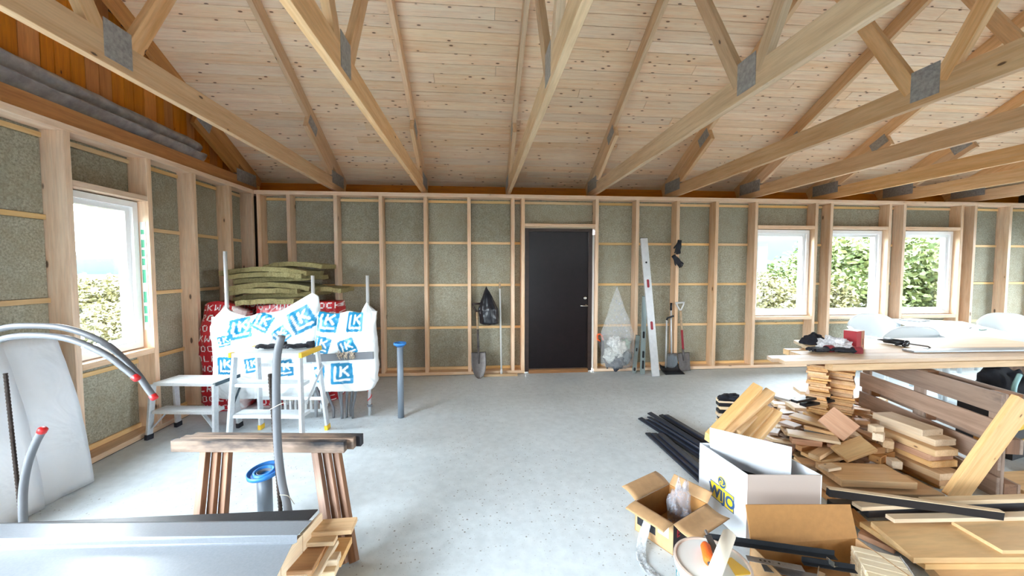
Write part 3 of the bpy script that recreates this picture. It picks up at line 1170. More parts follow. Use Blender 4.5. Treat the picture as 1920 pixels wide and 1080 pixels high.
def leg(parent, M, a, c, foot):
    b1 = MB()
    Ma = M
    A, B = Ma @ Vector(a), Ma @ Vector(c)
    ax = (Ma.to_3x3() @ Vector((0, 1, 0)))
    o = beam('leg', parent, A, B, 0.052, 0.022, M_ALU, Ma.to_3x3() @ Vector((1, 0, 0)))
    d = (A - B).normalized()
    beam('foot', o, B - d * 0.0, B + d * 0.045, 0.062, 0.03, foot, Ma.to_3x3() @ Vector((1, 0, 0)))
    return o


# stool: local x along the front, y depth
Ms = Matrix.Translation((-2.905, 3.62, 0)) @ Matrix.Rotation(-0.12, 4, 'Z')
T = thing('step_stool', 'low two-step aluminium stool by the left wall', 'step stool', (-2.62, 3.72, 0))
tread(T, Ms, 0.03, 0.575, 0.01, 0.27, 0.50, 'platform')
tread(T, Ms, 0.03, 0.575, -0.01, 0.13, 0.255, 'step')
for (xa, xb, ya, yb2) in ((0.018, 0.0, 0.02, -0.02), (0.585, 0.605, 0.02, -0.02), (0.018, 0.0, 0.24, 0.27), (0.585, 0.605, 0.24, 0.27)):
    leg(T, Ms, (xa, ya, 0.485), (xb, yb2, 0.002), M_RUBBER)
MB().bar(Ms @ Vector((0.46, 0.02, 0.235)), Ms @ Vector((0.59, 0.0, 0.09)), 0.03, 0.006).build('brace', M_ALU, T)
MB().bar(Ms @ Vector((0.14, 0.02, 0.235)), Ms @ Vector((0.01, 0.0, 0.09)), 0.03, 0.006).build('brace', M_ALU, T)
MB().bar(Ms @ Vector((0.60, 0.01, 0.49)), Ms @ Vector((0.60, 0.30, 0.49)), 0.008, 0.03).build('hinge_bar', M_TEAL, T)
MB().bar(Ms @ Vector((0.622, 0.29, 0.42)), Ms @ Vector((0.618, 0.12, 0.16)), 0.008, 0.018).build('locking_bar', M_TEAL, T)

Ml = Matrix.Translation((-2.10, 3.42, 0)) @ Matrix.Rotation(-0.10, 4, 'Z')
T = thing('step_ladder', 'aluminium platform step ladder with yellow corners and gloves on top', 'step ladder', (-1.79, 3.55, 0))
top = tread(T, Ml, 0.02, 0.60, -0.01, 0.31, 0.795, 'platform', 0.034)
tread(T, Ml, 0.03, 0.60, 0.0, 0.14, 0.53, 'step')
tread(T, Ml, 0.02, 0.61, -0.02, 0.12, 0.27, 'step')
for (xa, xb, ya, yb2) in ((0.03, 0.0, 0.02, -0.05), (0.59, 0.63, 0.02, -0.05), (0.05, 0.02, 0.28, 0.34), (0.60, 0.65, 0.28, 0.34)):
    leg(T, Ml, (xa, ya, 0.77), (xb, yb2, 0.002), M_YEL)
MB().bar(Ml @ Vector((0.03, 0.30, 0.62)), Ml @ Vector((0.63, 0.30, 0.62)), 0.01, 0.03).build('rear_rail', M_ALU, T)
MB().bar(Ml @ Vector((0.05, 0.325, 0.30)), Ml @ Vector((0.63, 0.325, 0.30)), 0.01, 0.03).build('rear_rail', M_ALU, T)
MB().bar(Ml @ Vector((0.64, 0.30, 0.62)), Ml @ Vector((0.645, 0.0, 0.36)), 0.006, 0.022).build('brace', M_ALU, T)
MB().box(0.595, 0.622, -0.015, 0.32, 0.758, 0.799, Ml).build('yellow_corner', M_YEL, top)
MB().box(0.0, 0.022, -0.015, 0.03, 0.758, 0.799, Ml).build('yellow_corner', M_YEL, top)
MB().box(0.0, 0.022, 0.28, 0.32, 0.758, 0.799, Ml).build('yellow_corner', M_YEL, top)

M_GLOVE = plain('black_glove_fabric', (32, 33, 42), 0.8, var=0.3, bscale=60)
M_GLOVER = plain('red_glove_fabric', (140, 40, 48), 0.8, var=0.3, bscale=60)


def glove(label, M, group, accent=None, curl=0.5, s=1.0):
    """work glove: palm, four bent fingers, thumb, cuff; local +X to fingertips, +Z up"""
    t = link('glove', None, None, M)
    tag(t, label, 'glove', group)

    def pal(u, v):
        a = 2 * PI * u
        x = (-0.06 + 0.12 * v) * s
        w = (0.042 + 0.010 * math.sin(PI * v)) * s
        th = 0.017 * s
        return M @ Vector((x, w * math.cos(a), 0.018 * s + th * math.sin(a)))
    b1 = MB().sheet(pal, 14, 6)
    b1.tube([M @ Vector((-0.062 * s, 0, 0.018 * s)), M @ Vector((-0.05 * s, 0, 0.018 * s))], 0.03 * s, 10)
    for k in range(4):
        y0 = (-0.034 + 0.0227 * k) * s
        L = (0.062, 0.074, 0.07, 0.052)[k] * s
        pts = [M @ Vector((0.04 * s, y0, 0.02 * s)), M @ Vector((0.065 * s, y0 * 1.1, 0.024 * s)),
               M @ Vector((0.065 * s + L * 0.5, y0 * 1.2, (0.024 + 0.012 * (1 - curl)) * s)),
               M @ Vector((0.065 * s + L * (1 - 0.3 * curl), y0 * 1.25, (0.022 - 0.010 * curl) * s))]
        b1.tube(smooth_path(pts, 3), 0.011, 8, radii=[0.0125 * s] * 9 + [0.007 * s])
    b1.tube(smooth_path([M @ Vector((-0.02 * s, -0.035 * s, 0.018 * s)), M @ Vector((0.01 * s, -0.06 * s, 0.02 * s)), M @ Vector((0.045 * s, -0.072 * s, 0.016 * s))], 3),
            0.012, 8, radii=[0.017 * s, 0.016 * s, 0.015 * s, 0.014 * s, 0.013 * s, 0.012 * s, 0.008 * s])
    b1.build('hand', M_GLOVE, t, True)
    MB().tube([M @ Vector((-0.115 * s, 0, 0.018 * s)), M @ Vector((-0.09 * s, 0, 0.018 * s)), M @ Vector((-0.058 * s, 0, 0.018 * s))], 0.03, 12,
              radii=[0.036 * s, 0.034 * s, 0.036 * s]).build('cuff', accent or M_GLOVE, t, True)
    return t


def gmat(p, rz, rx=0.0):
    return Matrix.Translation(p) @ Matrix.Rotation(rz, 4, 'Z') @ Matrix.Rotation(rx, 4, 'X')


glove('black work glove lying left on the step ladder platform', gmat(Ml @ Vector((0.25, 0.18, 0.80)), 3.5), 'gloves on the step ladder')
glove('black work glove lying right on the step ladder platform', gmat(Ml @ Vector((0.49, 0.20, 0.80)), 3.7), 'gloves on the step ladder')

# white slatted chair behind the ladder, simplified to a slatted box
M_WPLA = plain('white_plastic', (238, 241, 242), 0.35)
T = thing('slatted_chair_box', 'white slatted plastic chair built as a box behind the step ladder', 'crate', (-1.87, 3.9, 0))
cr_x0, cr_x1, cr_y0, cr_y1 = -2.10, -1.66, 4.16, 4.34
MB().box(cr_x0, cr_x1, cr_y0, cr_y1, 0.0, 0.03).box(cr_x0, cr_x1, cr_y0, cr_y1, 0.29, 0.33).build('rim', M_WPLA, T)
for k in range(9):
    x = cr_x0 + 0.012 + k * 0.052
    cbox('slat', T, x, x + 0.022, cr_y0, cr_y0 + 0.02, 0.03, 0.29, M_WPLA)
    cbox('slat', T, x, x + 0.022, cr_y1 - 0.02, cr_y1, 0.03, 0.29, M_WPLA)

# ------------------------------------------------------------------ bags with printed film
FONT = {'R': '11110 10001 10001 11110 10100 10010 10001', 'O': '01110 10001 10001 10001 10001 10001 01110',
        'C': '01111 10000 10000 10000 10000 10000 01111', 'K': '10001 10010 10100 11000 10100 10010 10001',
        'W': '10001 10001 10001 10101 10101 11011 10001', 'L': '10000 10000 10000 10000 10000 10000 11111'}
FONT = {k: v.split() for k, v in FONT.items()}


def seg_d(px, py, ax, ay, bx, by):
    dx, dy = bx - ax, by - ay
    t_ = max(0, min(1, ((px - ax) * dx + (py - ay) * dy) / (dx * dx + dy * dy)))
    return math.hypot(px - ax - t_ * dx, py - ay - t_ * dy)


LKS = [(-0.62, 0.62, -0.62, -0.62), (-0.62, -0.62, 0.66, -0.62), (-0.12, 0.62, -0.12, -0.2), (-0.12, 0.14, 0.5, 0.62), (0.08, 0.28, 0.56, -0.2)]


def logo(x, y):
    """blue rounded square with two white stroke letters; -> 0 none, 1 blue, 2 white"""
    if max(abs(x), abs(y)) > 1:
        return 0
    if abs(x) > 0.86 and abs(y) > 0.86 and math.hypot(abs(x) - 0.86, abs(y) - 0.86) > 0.14:
        return 0
    return 2 if min(seg_d(x, y, *s) for s in LKS) < 0.105 else 1


def printed(name):
    t = NT(name)
    at = t.n('ShaderNodeVertexColor', layer_name='print')
    v, _ = t.coords((1, 1, 1), rand=False)
    n1 = t.noise(v, 11, 3, 0.5, 1.2)
    t.bump(n1, 0.35, 0.02)
    t.set(at.outputs[0], 0.32)
    return t.m


M_PRINT = printed('printed_plastic_film')
C_WHITE, C_BLUE = srgb(236, 240, 242), srgb(22, 132, 178)
C_RED, C_CLEAR = srgb(186, 28, 40), srgb(222, 206, 206)


def bag(name, label, cat, x0, x1, cy, depth, z0, ztop, pfn, group, nu=200, nv=110, seed=0.0, pinch=0.08, creas=0.02, back=True):
    verts, cols, faces = [], [], []
    w = (x1 - x0) / 2
    cx = (x0 + x1) / 2
    for j in range(nv + 1):
        t_ = j / nv
        for i in range(nu):
            hf = nu // 2
            s_u = 1 - 2 * (i % hf + 0.0) / hf
            if i >= hf:
                s_u = -s_u
            ca = math.copysign(abs(s_u) ** (1 / 0.45), s_u)
            sa = math.sqrt(max(0.0, 1 - ca * ca)) * (1 if i < hf else -1)
            a = math.atan2(sa, ca)
            ex = s_u
            ey = math.copysign(abs(sa) ** 0.6, sa)
            df = 1.0 if t_ < 0.62 else 1 - (1 - pinch) * ((t_ - 0.62) / 0.38) ** 1.4
            bot = 0.86 + 0.14 * min(1, t_ / 0.1)
            x = cx + ex * w * (1 + 0.02 * math.sin(t_ * 7 + seed)) * bot
            z = z0 + (ztop(x) - z0) * t_
            fb_ = fbm(x * 5 + seed, z * 5, sa * 1.5, 3)
            rg = (1 - abs(fbm(x * 4 + z * 3 + seed, z * 2 - x * 2, seed, 2))) ** 6
            dd = creas * (fb_ + 0.8 * rg)
            yv = cy + ey * depth / 2 * df * bot + math.copysign(dd, sa) * min(1, abs(sa) * 3)
            verts.append((x + dd * 0.6 * ca, yv, z))
            cols.append(pfn(x, z, i >= hf, a))
    for j in range(nv):
        for i in range(nu):
            k, m2 = j * nu + i, j * nu + (i + 1) % nu
            faces.append((k, m2, m2 + nu, k + nu))
    faces.append(tuple(range(nu))[::-1])
    faces.append(tuple(nv * nu + i for i in range(nu)))
    c = Vector((cx, cy, z0))
    me = bpy.data.meshes.new(name)
    me.from_pydata([tuple(Vector(p) - c) for p in verts], [], faces)
    ca = me.color_attributes.new('print', 'FLOAT_COLOR', 'POINT')
    flat = []
    for q_ in cols:
        flat += list(q_)
    ca.data.foreach_set('color', flat)
    me.materials.append(M_PRINT)
    me.polygons.foreach_set('use_smooth', [True] * len(me.polygons))
    o = link(name, me, None, Matrix.Translation(c))
    return tag(o, label, cat, group)


YBAG = 4.0


def logos_fn(lst):
    def fn(x, z, front, a):
        if front:
            for (lx, lz, s, rot, sx) in lst:
                dx, dz = x - lx, z - lz
                c_, s_ = math.cos(rot), math.sin(rot)
                k = logo((dx * c_ + dz * s_) / (s * sx), (-dx * s_ + dz * c_) / s)
                if k:
                    return C_BLUE if k == 1 else C_WHITE
        return C_WHITE
    return fn


def at_bag(px, py):
    p = onY(px, py, YBAG - 0.10)
    return p.x, p.z


def lg(px, py, half, rot=0.0, sx=1.0):
    x, z = at_bag(px, py)
    return (x, z, half, rot, sx)


PX = (-2.475, -1.655, -1.122)     # poles


def peak(x, pts, base):
    return max(base, max(h - abs(x - p) * k for (p, h, k) in pts))


bag('plastic_bag', 'wide white bag with blue square logos tied between the two left poles', 'bag', -2.60, -1.60, YBAG, 0.20, 0.24,
    lambda x: peak(x, [(PX[0], 1.14, 1.1), (PX[1], 1.27, 0.6)], 1.055 + 0.02 * math.sin(x * 20)),
    logos_fn([lg(446, 617, 0.098, 0.2), lg(486, 605, 0.085, -0.45), lg(563, 600, 0.115, 0.5), lg(527, 628, 0.075, 0.7), lg(420, 640, 0.05, 0.2),
              lg(424, 686, 0.085, 0.0), lg(474, 684, 0.07, 0.2), lg(534, 690, 0.08, 0.1), lg(590, 655, 0.05, 0.3)]),
    'white bags over the pipe risers', seed=1.3, creas=0.024)
bag('plastic_bag', 'white bag with blue square logos over the pipes at the right pole', 'bag', -1.62, -1.03, YBAG - 0.01, 0.22, 0.295,
    lambda x: peak(x, [(PX[2], 1.18, 1.9)], 1.07 + 0.012 * math.sin(x * 23)),
    logos_fn([lg(612, 604, 0.10, -0.1), lg(664, 604, 0.095, 0.0, 0.8), lg(604, 646, 0.08, -0.3), lg(653, 650, 0.08, 0.35), lg(643, 699, 0.105, 0.0), lg(592, 700, 0.09, 0.0)]),
    'white bags over the pipe risers', seed=5.1, creas=0.022)
M_TUBE = plain('galvanised_tube', (214, 218, 222), 0.28, 0.45)
for px_, zt_, lab in ((PX[0], 1.68, 'tall bright steel pole at the left end of the white bags'), (PX[1], 1.44, 'bright steel pole between the two white bags'),
                      (PX[2], 1.44, 'bright steel pole at the right end of the white bags')):
    o = MB().lathe([(0.0165, 0), (0.0165, zt_), (0.0125, zt_), (0.0125, zt_ - 0.05)], Matrix.Translation((px_, YBAG + 0.02, 0)), 14).build('steel_pole', M_TUBE, None, True)
    tag(o, lab, 'pole', 'steel poles')
    if px_ == PX[2]:
        pts = [Vector((px_ + 0.018 * math.cos(k * 0.5), YBAG + 0.02 + 0.018 * math.sin(k * 0.5), 0.10 + 0.008 * k)) for k in range(22)]
        MB().tube(pts, 0.005, 6).build('red_tape', M_REDCAP, o)
        MB().lathe([(0.017, 0.09), (0.026, 0.092), (0.026, 0.112), (0.017, 0.114)], Matrix.Translation((px_, YBAG + 0.02, 0)), 14).build('coupler', M_COND, o)
T = thing('grey_rail', 'grey rail tied across the white bag with a bundle of twine', 'rail', (-1.33, 3.75, 0.62))
MB().bar((-1.66, 3.85, 0.64), (-1.03, 3.85, 0.66), 0.018, 0.07).build('bar', M_COND, T)
M_TWINE = plain('twine', (196, 180, 160), 0.9, var=0.4, bscale=60)
tw = MB()
for k in range(26):
    x = -1.36 + 0.16 * rnd.random()
    tw.tube([(x, 3.835, 0.625 + 0.03 * rnd.random()), (x + rnd.uniform(-0.02, 0.02), 3.82, 0.66), (x + rnd.uniform(-0.03, 0.03), 3.835, 0.69 + 0.02 * rnd.random())], 0.0035, 5)
tw.build('twine', M_TWINE, T)
for k, (xa, xb) in enumerate(((-1.64, -1.54), (-1.56, -1.47), (-1.44, -1.40), (-1.38, -1.375), (-1.33, -1.34), (-1.28, -1.31), (-1.22, -1.27))):
    yk = YBAG - 0.05 + 0.03 * (k % 3)
    o = MB().tube(smooth_path([(xb, yk, 0.0), (xb, yk, 0.10), ((xa + xb) / 2, yk, 0.22), (xa, yk, 0.42)], 5), 0.0125, 10).build('riser_pipe', M_COND, None, True)
    tag(o, ('leftmost', 'second', 'third', 'fourth', 'fifth', 'sixth', 'seventh')[k] + ' thin grey pipe riser from the left under the right white bag', 'pipe', 'pipe risers under the white bag')


def wool_print(rows_up=True, clear=0.0, mirror=False):
    def fn(x, z, front, a):
        s = x if front else -x
        u = s / 0.011
        vrow = z / 0.105
        k = math.floor(vrow)
        fz = (vrow - k)
        if clear and (x - clear) > 0 and front:
            base = C_CLEAR
        else:
            base = C_RED
        if 0.12 < fz < 0.72:
            rowi = 6 - int((fz - 0.12) / 0.6 * 7)
            word = 'ROCKWOOL'
            ui = int(math.floor(u + k * 17))
            ch, cx_ = divmod(ui, 7)
            if cx_ < 5:
                let = word[ch % 8]
                if 0 <= rowi < 7 and FONT[let][rowi][cx_ if not mirror else 4 - cx_] == '1':
                    return C_WHITE
        return base
    return fn


bag('insulation_pack', 'red and white printed insulation pack standing at the left wall', 'insulation pack', -2.94, -2.50, 4.45, 0.42, 0.0,
    lambda x: 1.10 + 0.06 * math.cos((x + 2.80) * 9), wool_print(clear=-2.63), 'printed insulation packs', nu=260, nv=190, seed=8.2, pinch=0.35, creas=0.02)
bag('insulation_pack', 'red printed insulation pack under the left end of the grey slabs', 'insulation pack', -2.46, -2.00, 4.56, 0.36, 0.0,
    lambda x: 1.10 + 0.13 * (x + 2.4), wool_print(mirror=True), 'printed insulation packs', nu=240, nv=170, seed=2.2, pinch=0.7, creas=0.012)
bag('insulation_pack', 'red printed insulation pack under the right end of the grey slabs', 'insulation pack', -1.97, -1.60, 4.70, 0.5, 0.0,
    lambda x: 1.13, wool_print(), 'printed insulation packs', nu=240, nv=170, seed=3.7, pinch=0.7, creas=0.012)
bag('insulation_pack', 'red printed insulation pack in the dark corner behind the others', 'insulation pack', -2.86, -2.05, 5.02, 0.5, 0.0,
    lambda x: 1.12, wool_print(), 'printed insulation packs', nu=160, nv=100, seed=4.7, pinch=0.7, creas=0.012)
slabs = [  # x0,x1,z,droop left,droop right,y
    (-2.55, -1.95, 1.135, 0.02, 0.0, 4.52), (-2.76, -1.85, 1.19, 0.06, -0.01, 4.80), (-2.72, -2.0, 1.245, 0.03, 0.01, 4.66), (-2.25, -1.62, 1.245, 0.0, 0.02, 4.90),
    (-2.76, -1.9, 1.305, 0.05, 0.05, 4.72), (-2.72, -1.88, 1.365, 0.03, -0.02, 4.82), (-2.75, -1.95, 1.42, 0.03, 0.02, 4.72), (-2.86, -1.92, 1.48, 0.05, 0.05, 4.75), (-2.5, -1.85, 1.54, 0.04, 0.03, 4.95)]
M_SLAB = mat_insul('loose_wool_slab', (116, 106, 66), (164, 154, 110), (122, 108, 68))
slab_lab = ['lowest wool slab of the stack, nearest edge ragged', 'second lowest wool slab, its left end hanging down', 'short wool slab low in the stack',
            'wool slab sticking out to the right low in the stack', 'middle wool slab of the stack with both ends drooping', 'wool slab just above the middle of the stack',
            'third wool slab from the top of the stack', 'long bent wool slab second from the top of the stack', 'topmost wool slab at the back of the stack']
for k, (x0, x1, z, dl, dr, yv) in enumerate(slabs):
    def sl(u, v, x0=x0, x1=x1, z=z, dl=dl, dr=dr, yv=yv, k=k):
        x = x0 + (x1 - x0) * u
        e = (2 * u - 1)
        return Vector((x, yv - 0.24 + 0.48 * v + 0.04 * math.sin(u * 5 + k) + 0.012 * fbm(u * 9, v * 3, k),
                       z - (dl if e < 0 else dr) * e * e + 0.008 * fbm(u * 6, v * 2, k * 2.0)))
    tag(MB().sheet(sl, 36, 10, 0.052).build('wool_slab', M_SLAB, smooth=False), slab_lab[k], 'insulation slab', 'loose wool slabs')

# ------------------------------------------------------------------ tools along the back wall
M_SHAFT = wood('tool_shaft_wood', (196, 170, 138), (150, 118, 86), knots=0, vary=0.15)
M_DKSTEEL = plain('dull_tool_steel', (112, 106, 104), 0.5, 0.6, var=0.3, bscale=25)
M_BLKPL = plain('black_plastic', (26, 27, 32), 0.45)
M_REDTAPE = plain('red_grip', (150, 40, 52), 0.5)
M_LGREY = plain('light_grey_plastic', (206, 206, 204), 0.45)


def axes(p0, p1, out=(0, -1, 0)):
    """frame with Z along the tool, Y pointing out of the wall"""
    p0, p1 = Vector(p0), Vector(p1)
    z = (p1 - p0).normalized()
    yv = Vector(out)
    yv = (yv - z * yv.dot(z)).normalized()
    x = yv.cross(z)
    return Matrix(((x.x, yv.x, z.x, p0.x), (x.y, yv.y, z.y, p0.y), (x.z, yv.z, z.z, p0.z), (0, 0, 0, 1))), (p1 - p0).length


def shovel(label, p0, p1, bw, bl, shaft_mats, grip_mat, square=False):
    M, L = axes(p0, p1)
    t = thing('shovel', label, 'shovel', p0, 0, 'shovels')

    def blade(u, v):
        e = 2 * u - 1
        if square:
            w = bw / 2 * (1 - 0.12 * v)
        else:
            w = bw / 2 * (math.sqrt(max(0.0, 1 - ((v - 0.35) / 0.66) ** 2)) if v > 0.35 else 1 - 0.06 * (0.35 - v))
        return M @ Vector((e * w, 0.018 * (e * e - 1) + 0.02 * v, bl * (1 - v)))
    MB().sheet(blade, 14, 18, 0.003).build('blade', M_DKSTEEL, t, True)
    MB().tube([M @ Vector((0, -0.004, bl * 0.55)), M @ Vector((0, -0.004, bl * 1.25))], 0.018, 10, radii=[0.008, 0.019]).build('socket', M_DKSTEEL, t, True)
    z = bl * 1.2
    segs = len(shaft_mats)
    for k, m in enumerate(shaft_mats):
        za, zb = z + (L - 0.12 - z) * k / segs, z + (L - 0.12 - z) * (k + 1) / segs
        MB().tube([M @ Vector((0, 0, za)), M @ Vector((0, 0, zb))], 0.0165, 10).build('shaft', m, t, True)
    g_ = MB()
    g_.tube([M @ Vector((0, 0, L - 0.13)), M @ Vector((-0.025, 0, L - 0.085)), M @ Vector((-0.055, 0, L - 0.03)), M @ Vector((-0.058, 0, L))], 0.011, 8)
    g_.tube([M @ Vector((0, 0, L - 0.13)), M @ Vector((0.025, 0, L - 0.085)), M @ Vector((0.055, 0, L - 0.03)), M @ Vector((0.058, 0, L))], 0.011, 8)
    g_.tube([M @ Vector((-0.066, 0, L - 0.004)), M @ Vector((0.066, 0, L - 0.004))], 0.014, 8)
    g_.build('grip', grip_mat, t, True)
    return t


shovel('round-nosed shovel with dark grip leaning left of the black bag', (0.008, 5.25, 0.003), onY(894, 569, 5.425), 0.205, 0.36, [M_DKSTEEL, M_SHAFT], plain('dark_brown_grip', (56, 40, 36), 0.5))
shovel('shovel with white grip and red band leaning on the back wall', (3.03, 5.385, 0.003), onY(1275, 567, 5.43), 0.185, 0.27, [M_REDTAPE, M_SHAFT], M_LGREY, True)

# floor scraper / wooden broom
t = thing('floor_scraper', 'long pale wooden floor scraper leaning between shovel and door', 'scraper', (0.30, 5.35, 0))
p0, p1 = Vector((0.318, 5.35, 0.03)), onY(937, 529, 5.435)
MB().tube([p0, p1], 0.0125, 10).build('pole', M_LGREY, t, True)
MB().tube([p1 - (p1 - p0).normalized() * 0.09, p1 + Vector((0, 0, 0.0))], 0.0135, 10).build('pole_end', M_SHAFT, t, True)
MB().tube([p0 - Vector((0, 0, 0.01)), p0 + (p1 - p0).normalized() * 0.07], 0.017, 10).build('socket', M_LGREY, t, True)
beam('head', t, (0.07, 5.345, 0.018), (0.545, 5.345, 0.018), 0.03, 0.034, M_SHAFT)


# hanging bags
def hung_bag(name, label, mat, cx, cy, zb, zt_, rx, ry, seed, lean=0.0, amp=0.02):
    def fn(u, v):
        a = 2 * PI * u
        s = min(1.0, (v / 0.06)) ** 0.4
        if v > 0.42:
            k = (v - 0.42) / 0.58
            s *= max(0.03, max(0.0, 1 - k) ** 0.9)
        rip = 1 + 0.05 * math.sin(9 * a + seed) * min(1, v * 2.5) + 0.06 * fbm(math.cos(a) * 2 + seed, math.sin(a) * 2, v * 5)
        return Vector((cx + lean * v + rx * s * rip * math.cos(a), cy + ry * s * rip * math.sin(a) * (1.0 if math.sin(a) < 0 else 0.6), zb + (zt_ - zb) * v + 0.012 * fbm(a * 2, v * 6, seed)))
    return tag(MB().sheet(fn, 64, 48).build(name, mat, smooth=True), label, 'bag')


M_BLKBAG = plain('black_bin_bag', (26, 27, 34), 0.3, bump=0.5, bscale=14)
hb = onY(915, 609, 5.40)
ht = onY(912, 537, 5.44)
hung_bag('bin_bag', 'black plastic bag hanging on the wall beside the round shovel', M_BLKBAG, hb.x + 0.02, 5.375, hb.z, ht.z, 0.135, 0.10, 2.0, -0.045)


def clear_film(name, tint, fac):
    t_ = NT(name)
    trn = t_.n('ShaderNodeBsdfTransparent')
    mx = t_.n('ShaderNodeMixShader')
    v, _ = t_.coords((1, 1, 1), rand=False)
    n1 = t_.noise(v, 16, 3, 0.6, 2.0)
    f = t_.ramp(n1, [(0.35, (fac * 0.6,) * 3 + (1,)), (0.7, (min(1, fac * 1.7),) * 3 + (1,))])
    t_.l(f, mx.inputs[0])
    t_.l(trn.outputs[0], mx.inputs[1])
    t_.l(t_.p.outputs[0], mx.inputs[2])
    t_.l(mx.outputs[0], t_.out.inputs[0])
    t_.bump(n1, 0.5, 0.02)
    t_.set(srgb(*tint), 0.18)
    return t_.m


M_CLEAR = clear_film('clear_bag_film', (236, 238, 240), 0.2)
cb_ = onY(1158, 690, 5.33)
ct_ = onY(1157, 537, 5.44)
hung_bag('rubbish_bag', 'clear plastic bag full of rags hanging right of the door', M_CLEAR, 1.985, 5.33, 0.075, ct_.z, 0.232, 0.17, 4.0, -0.02)
for k, (dx, dz, r_, rgb, lab) in enumerate(((0.02, 0.36, 0.10, (228, 226, 218), 'crumpled white rag on top inside the clear bag'), (-0.10, 0.26, 0.085, (214, 216, 210), 'crumpled pale rag at the left inside the clear bag'),
                                     (0.10, 0.24, 0.085, (110, 118, 122), 'crumpled grey rag at the right inside the clear bag'), (-0.02, 0.17, 0.10, (62, 66, 78), 'dark crumpled rag low inside the clear bag'),
                                     (0.11, 0.42, 0.06, (150, 170, 150), 'small greenish wrapper inside the clear bag'), (-0.06, 0.44, 0.07, (236, 236, 232), 'white crumpled wrapper high inside the clear bag'))):
    mm = plain('rag_%d' % k, rgb, 0.8, var=0.4, bscale=30, bump=0.6)

    def rag(u, v, dx=dx, dz=dz, r_=r_, k=k):
        a, p = 2 * PI * u, PI * v
        rr = 1.2 * r_ * (1 + 0.45 * fbm(math.cos(a) * math.sin(p) * 2 + k, math.sin(a) * math.sin(p) * 2, math.cos(p) * 2 + k))
        return Vector((1.98 + dx + rr * math.sin(p) * math.cos(a), 5.33 + 0.75 * rr * math.sin(p) * math.sin(a) - 0.02, dz + 0.02 + rr * math.cos(p)))
    tag(MB().sheet(rag, 26, 18).build('rag', mm, smooth=True), lab, 'rag', 'rags in the clear bag')

# handsaw behind the bag
t = thing('handsaw', 'handsaw with orange grip standing between door and clear bag', 'handsaw', onZ(1130, 695, 0))
M_ORANGE = plain('orange_plastic', (236, 96, 36), 0.45)
pa, pb = onY(1124, 628, 5.43), Vector((onZ(1133, 694, 0.0).x, 5.40, 0.055))
Ms2, L2 = axes(pb, pa, (0, -1, 0))
MB().prism([(-0.012, 0), (0.012, 0), (0.045, L2 * 0.85), (-0.045, L2 * 0.85)], -0.001, 0.001, Ms2 @ Matrix(((1, 0, 0, 0), (0, 0, -1, 0), (0, 1, 0, 0), (0, 0, 0, 1)))).build('blade', M_DKSTEEL, t)
MB().tube(smooth_path([Ms2 @ Vector((-0.035, 0, L2 * 0.83)), Ms2 @ Vector((-0.03, 0, L2 * 0.98)), Ms2 @ Vector((0.02, 0, L2 * 1.02)), Ms2 @ Vector((0.04, 0, L2 * 0.9)), Ms2 @ Vector((0.01, 0, L2 * 0.82))], 4), 0.012, 8).build('handle', M_ORANGE, t, True)

# spirit levels
M_LEVEL = plain('white_enamelled_level', (214, 216, 218), 0.4, 0.2, var=0.12, bscale=14)
M_LEVEL2 = plain('grey_green_level', (150, 164, 164), 0.4, 0.4)


def level(label, p0, p1, w, th, mat, slots, hole=None):
    M, L = axes(p0, p1)
    t_ = thing('spirit_level', label, 'spirit level', p0, 0, 'spirit levels')
    MB().box(-w / 2, w / 2, -th / 2, th / 2, 0, L, M).build('body', mat, t_)
    MB().box(-w / 2 - 0.001, w / 2 + 0.001, -th / 2 - 0.001, th / 2 + 0.001, L, L + 0.006, M).build('end_cap', M_BLKPL, t_)
    for (s, m_, lw, ll) in slots:
        poly = []
        for k in range(16):
            a = 2 * PI * k / 16
            poly.append((lw / 2 * math.cos(a), s * L + (ll / 2 - lw / 2) * (1 if math.sin(a) > 0 else -1) + lw / 2 * math.sin(a)))
        Mp = M @ Matrix(((1, 0, 0, 0), (0, 0, 1, 0), (0, 1, 0, 0), (0, 0, 0, 1)))
        MB().prism(poly, th / 2, th / 2 + 0.004, Mp).build('grip_insert', m_, t_)
    if hole:
        MB().lathe([(0.014, th / 2), (0.014, th / 2 + 0.004), (0.008, th / 2 + 0.004)], M @ Matrix.Translation((0, 0, hole * L)) @ Matrix.Rotation(-PI / 2, 4, 'X'), 14).build('vial', M_BLKPL, t_)
    return t_


level('long white spirit level leaning on the wall, red grip inserts', (2.477, 5.15, 0.004), onY(1207, 447, 5.425), 0.104, 0.026, M_LEVEL,
      [(0.665, M_REDTAPE, 0.036, 0.12), (0.36, M_REDTAPE, 0.036, 0.12)], 0.82)
b0 = onZ(1217, 699, 0.0)
level('narrow grey-green spirit level behind the long white one', (2.335, 5.27, 0.004), onY(1208, 556, 5.43), 0.065, 0.022, M_LEVEL2,
      [(0.25, M_BLKPL, 0.03, 0.10), (0.12, M_BLKPL, 0.03, 0.12), (0.5, M_BLKPL, 0.03, 0.10)])
level('short grey level leaning left of the long white one', (2.235, 5.335, 0.004), onY(1196, 629, 5.43), 0.055, 0.02, M_LEVEL2, [(0.1, M_BLKPL, 0.03, 0.05), (0.62, M_BLKPL, 0.02, 0.05)])

# gloves hung on the stud
for (px_, py_, rot, lab) in ((1271, 463, 0.2, 'upper black glove hooked on the stud right of the spirit level'), (1269, 489, -0.7, 'lower black glove hooked on the stud right of the spirit level')):
    p = onY(px_, py_, YB - 0.045)
    M = Matrix.Translation(p) @ Matrix.Rotation(rot, 4, 'Y') @ Matrix(((0, 1, 0, 0), (0, 0, -1, 0), (-1, 0, 0, 0), (0, 0, 0, 1)))
    glove(lab, M, 'gloves on the stud', curl=0.3, s=0.85)

